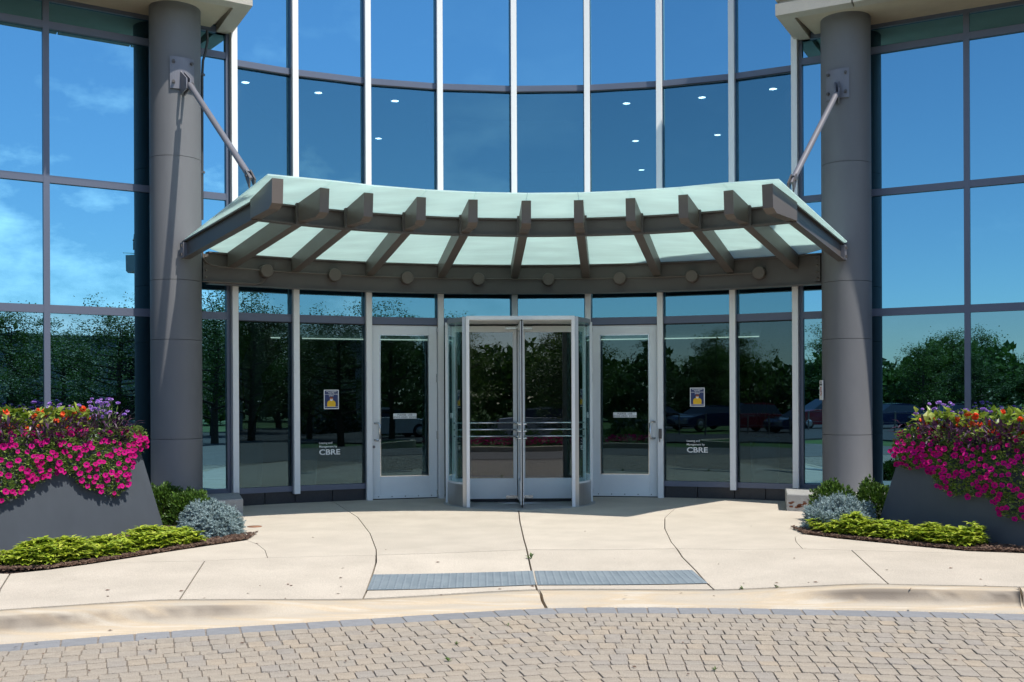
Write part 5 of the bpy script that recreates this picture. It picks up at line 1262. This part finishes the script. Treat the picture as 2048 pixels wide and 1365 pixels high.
# island with kerb, shrubs and red flowers
isl = MB(); n = 48; ex = lambda r, z: [(0.5 + (8 + r) * math.cos(6.2832 * i / n), -6.0 + (3.6 + r) * math.sin(6.2832 * i / n), z) for i in range(n)]
isl.add(ex(0, -.3) + ex(0, .02) + ex(-.18, .03) + ex(-.2, -.02), [(l * n + i, l * n + (i + 1) % n, (l + 1) * n + (i + 1) % n, (l + 1) * n + i) for l in range(3) for i in range(n)])
struct('island_curb', isl, 'concrete_curb'); mb = MB(); mb.add(ex(-.2, -.02), [tuple(range(n))]); struct('island_lawn', mb, 'grass')
for i in range(9):
    x = -3.8 + i * .95 + R_.uniform(-.2, .2); blob('island_shrub', 'low island shrub, %s from the left, mirrored in the door glass' % ORD[i], 'shrub', (x, -4.4 + R_.uniform(-.5, .4), -.02), .5, .45, R_.uniform(.4, .85), 500, .09, 'tree%d' % (i % 3), 'island shrubs mirrored in the door glass')
mb = MB()
for i in range(900):
    x = R_.uniform(-3.6, 5); p = Vector((x, -3.35 + R_.uniform(-.25, .25), R_.uniform(.05, .28))); leaf(mb, p, rv() + Vector((0, 0, .5)), rv(), .08, .03)
tag(mb.build('red_flower_bed', 'magenta'), 'strip of dark red flowers on the island across the drive', 'flowers', kind='stuff')
# low hedge and wall along the car park
mb = MB()
for i in range(6000):
    x = R_.uniform(-8, 34); y0 = -20.6; p = Vector((x, y0 + R_.uniform(-.5, .5), R_.uniform(-.3, .75) + .12 * noise.noise(Vector((x, 0, 0))))); leaf(mb, p, rv(), rv(), .22, .08)
tag(mb.build('hedge', 'tree2'), 'long clipped hedge beyond the drive mirrored in the windows', 'hedge', kind='stuff')
mb = MB(); mb.box(-8, 34, -21.0, -20.9, -.3, .5); tag(mb.build('retaining_wall', 'bbuild'), 'low concrete wall behind the hedge, mirrored in the windows', 'wall')
rail = thing('guard_rail', 'grey metal rail before the parked cars, mirrored in the right windows', 'railing', (-22, -19.4, -.3))
for i in range(13):
    mb = MB(); mb.box(-.03, .03, -.03, .03, 0, 1.05); mb.build('rail_post', 'steel', rail, loc=(-9 + i * 1.5, .3 * i * .5, 0))
for z in (.5, 1.0):
    mb = MB(); mb.tube([(-9, 0, z), (9, 1.8, z)], .018, 6); mb.build('rail_bar', 'steel', rail)
# parked cars
def car_meshes(kind):
    L_, W_, Hh = (4.7, 1.8, 1.42) if kind == 'sedan' else (4.7, 1.88, 1.72)
    if kind == 'sedan': low = [(-2.35, .45), (-2.32, .75), (-2.25, .92), (-1.55, .98), (1.0, .96), (2.1, .78), (2.33, .62), (2.35, .4), (2.2, .22), (-2.2, .22)]; cab = [(-1.75, .96), (-1.05, 1.36), (-.3, 1.43), (.35, 1.38), (1.15, .95)]
    else: low = [(-2.35, .45), (-2.34, .9), (-2.28, 1.05), (-1.8, 1.08), (1.05, 1.06), (2.1, .95), (2.33, .75), (2.35, .4), (2.2, .24), (-2.2, .24)]; cab = [(-2.2, 1.05), (-1.85, 1.62), (-1.2, 1.72), (.2, 1.68), (1.1, 1.06)]
    b = MB(); w_ = W_ / 2
    secs = [(.0, w_ - .02), (.10, w_)]
    low3 = [[(x, s * ww, z) for x, z in low] for s, ww in ((-1, w_ - .0), (1, w_ - .0))]
    # side bulge: three slices
    sl = []
    for y, k in ((-w_, .985), (-w_ * .86, 1.0), (w_ * .86, 1.0), (w_, .985)): sl.append([(x * k, y, .5 + (z - .5) * (k if abs(y) < w_ - .01 else .93)) for x, z in low])
    n = len(low)
    for a_, b_ in zip(sl, sl[1:]): b.add(a_ + b_, [(i, (i + 1) % n, n + (i + 1) % n, n + i) for i in range(n)], False)
    b.add(sl[0], [tuple(range(n))]); b.add(sl[-1], [tuple(range(n - 1, -1, -1))])
    # roof
    top = cab[1:-1]; roof = MB(); r0 = [(x, -w_ * .70, z) for x, z in top]; r1 = [(x, w_ * .70, z) for x, z in top]; k = len(top)
    b.quadprism(r0 + [(top[-1][0], -w_ * .70, top[-1][1] - .05), (top[0][0], -w_ * .70, top[0][1] - .05)], r1 + [(top[-1][0], w_ * .70, top[-1][1] - .05), (top[0][0], w_ * .70, top[0][1] - .05)])
    g = MB(); c0 = [(x, -(w_ * .9 if z < 1.1 else w_ * .68), z - .012) for x, z in cab]; c1 = [(x, -y, z) for x, y, z in c0]; g.quadprism(c0, c1)
    wh = MB(); wh.cm = 0
    return b, g
def wheel_mesh():
    mb = MB(); mb.lathe([(.32, -.1), (.335, -.06), (.335, .06), (.32, .1), (.21, .1)], 20); mb.add([(.21 * math.cos(i * .6283), .21 * math.sin(i * .6283), .1) for i in range(10)], [tuple(range(10))]); mb.add([(.32 * math.cos(i * .6283), .32 * math.sin(i * .6283), -.1) for i in range(10)], [tuple(range(9, -1, -1))])
    return mb
wm = wheel_mesh().mesh('tyre', 'tyre'); rm = MB(); rm.lathe([(.2, .101), (.19, .108), (.05, .112), (0, .112)], 16); rimm = rm.mesh('rim', 'rim')
CM = {k: car_meshes(k) for k in ('sedan', 'suv')}
paints = {'navy blue': (.012, .02, .06), 'black': (.012, .012, .014), 'dark red': (.12, .01, .02), 'silver': (.42, .43, .45), 'white': (.7, .7, .7), 'grey': (.10, .105, .11)}
cgm = {k: CM[k][1].mesh('car_glass', 'carglass') for k in CM}
def car(x, y, rz, kind, pn, lab):
    t = thing('parked_car', lab, 'car', (x, y, -.26), rz, 'cars parked across the road'); me = CM[kind][0].mesh('body', mat('paint_' + pn.replace(' ', '_'), paints[pn], .25, coat=1)) 
    link('body', me, t); link('windows', cgm[kind], t)
    for sx_ in (-1.4, 1.42):
        for sy in (-1, 1):
            o = link('wheel', wm, t, loc=(sx_, sy * .84, .335)); o.rotation_euler = (-sy * math.pi / 2, 0, 0); r = link('rim', rimm, o)
    for sy in (-1, 1):
        mb = MB(); mb.box(-2.345, -2.2, sy * .62 - .16, sy * .62 + .16, .72, .86); mb.build('tail_light', 'tail', t); mb = MB(); mb.box(2.18, 2.3, sy * .64 - .16, sy * .64 + .16, .60, .72); mb.build('headlight', 'bar', t)
cs = [(-16.5, -25.0, 'sedan', 'navy blue', 'low navy blue saloon car'), (-19.8, -24.2, 'sedan', 'black', 'low black saloon car'), (-23.2, -23.4, 'sedan', 'navy blue', 'second navy saloon, behind the rail'), (-26.8, -22.2, 'suv', 'dark red', 'dark red upright estate car'), (-30.4, -20.4, 'suv', 'dark red', 'dark red estate car nearest the right column'), (-34.2, -18.2, 'suv', 'black', 'big black pickup-like car'), (-38, -15.6, 'sedan', 'grey', 'grey saloon car'), (-41.5, -12.8, 'sedan', 'silver', 'silver saloon car'), (-45, -9.8, 'suv', 'navy blue', 'navy upright estate car'), (-13, -25.6, 'sedan', 'grey', 'grey saloon nearest the door'), (12, -16.5, 'sedan', 'white', 'white saloon car on the road behind the trees'), (4, -17.0, 'sedan', 'silver', 'silver saloon car on the road opposite the doors')]
for (x, y, k, pn, lab) in cs:
    car(x, y, (1.9 + R_.uniform(-.06, .06)) if x < 0 else .1, k, pn, lab + ', mirrored in the glass')
# pale building far to the right, mirrored in the left wing
fb = thing('far_building', 'pale grey low office block mirrored behind the trees in the left window wall', 'building', (30, -24, -.3), .7)
mb = MB(); mb.box(-5, 5, -4, 4, 0, 5.2); mb.build('wall', 'bbuild', fb)
for i in range(4):
    for z in (.9, 3.1):
        mb = MB(); mb.box(-4.6 + i * 2.35, -3.0 + i * 2.35, 4.0, 4.02, z, z + 1.3); mb.build('window', 'carglass', fb)
mb = MB(); mb.box(-5.2, 5.2, -4.2, 4.2, 5.2, 5.45); mb.build('roof', 'frame', fb)
# street lamp seen in the door reflection
sl_ = thing('street_lamp', 'tall thin parking lamp post mirrored in the revolving door', 'lamp post', (-4.4, -19.8, -.3)); mb = MB(); mb.tube([(0, 0, 0), (0, 0, 7.2)], .07, 8, .045); mb.build('pole', 'steel', sl_)
mb = MB(); mb.box(-.7, -.1, -.12, .12, 7.15, 7.27); mb.box(.1, .7, -.12, .12, 7.15, 7.27); mb.box(-.1, .1, -.04, .04, 7.18, 7.24); mb.build('lamp_head', 'steel', sl_)
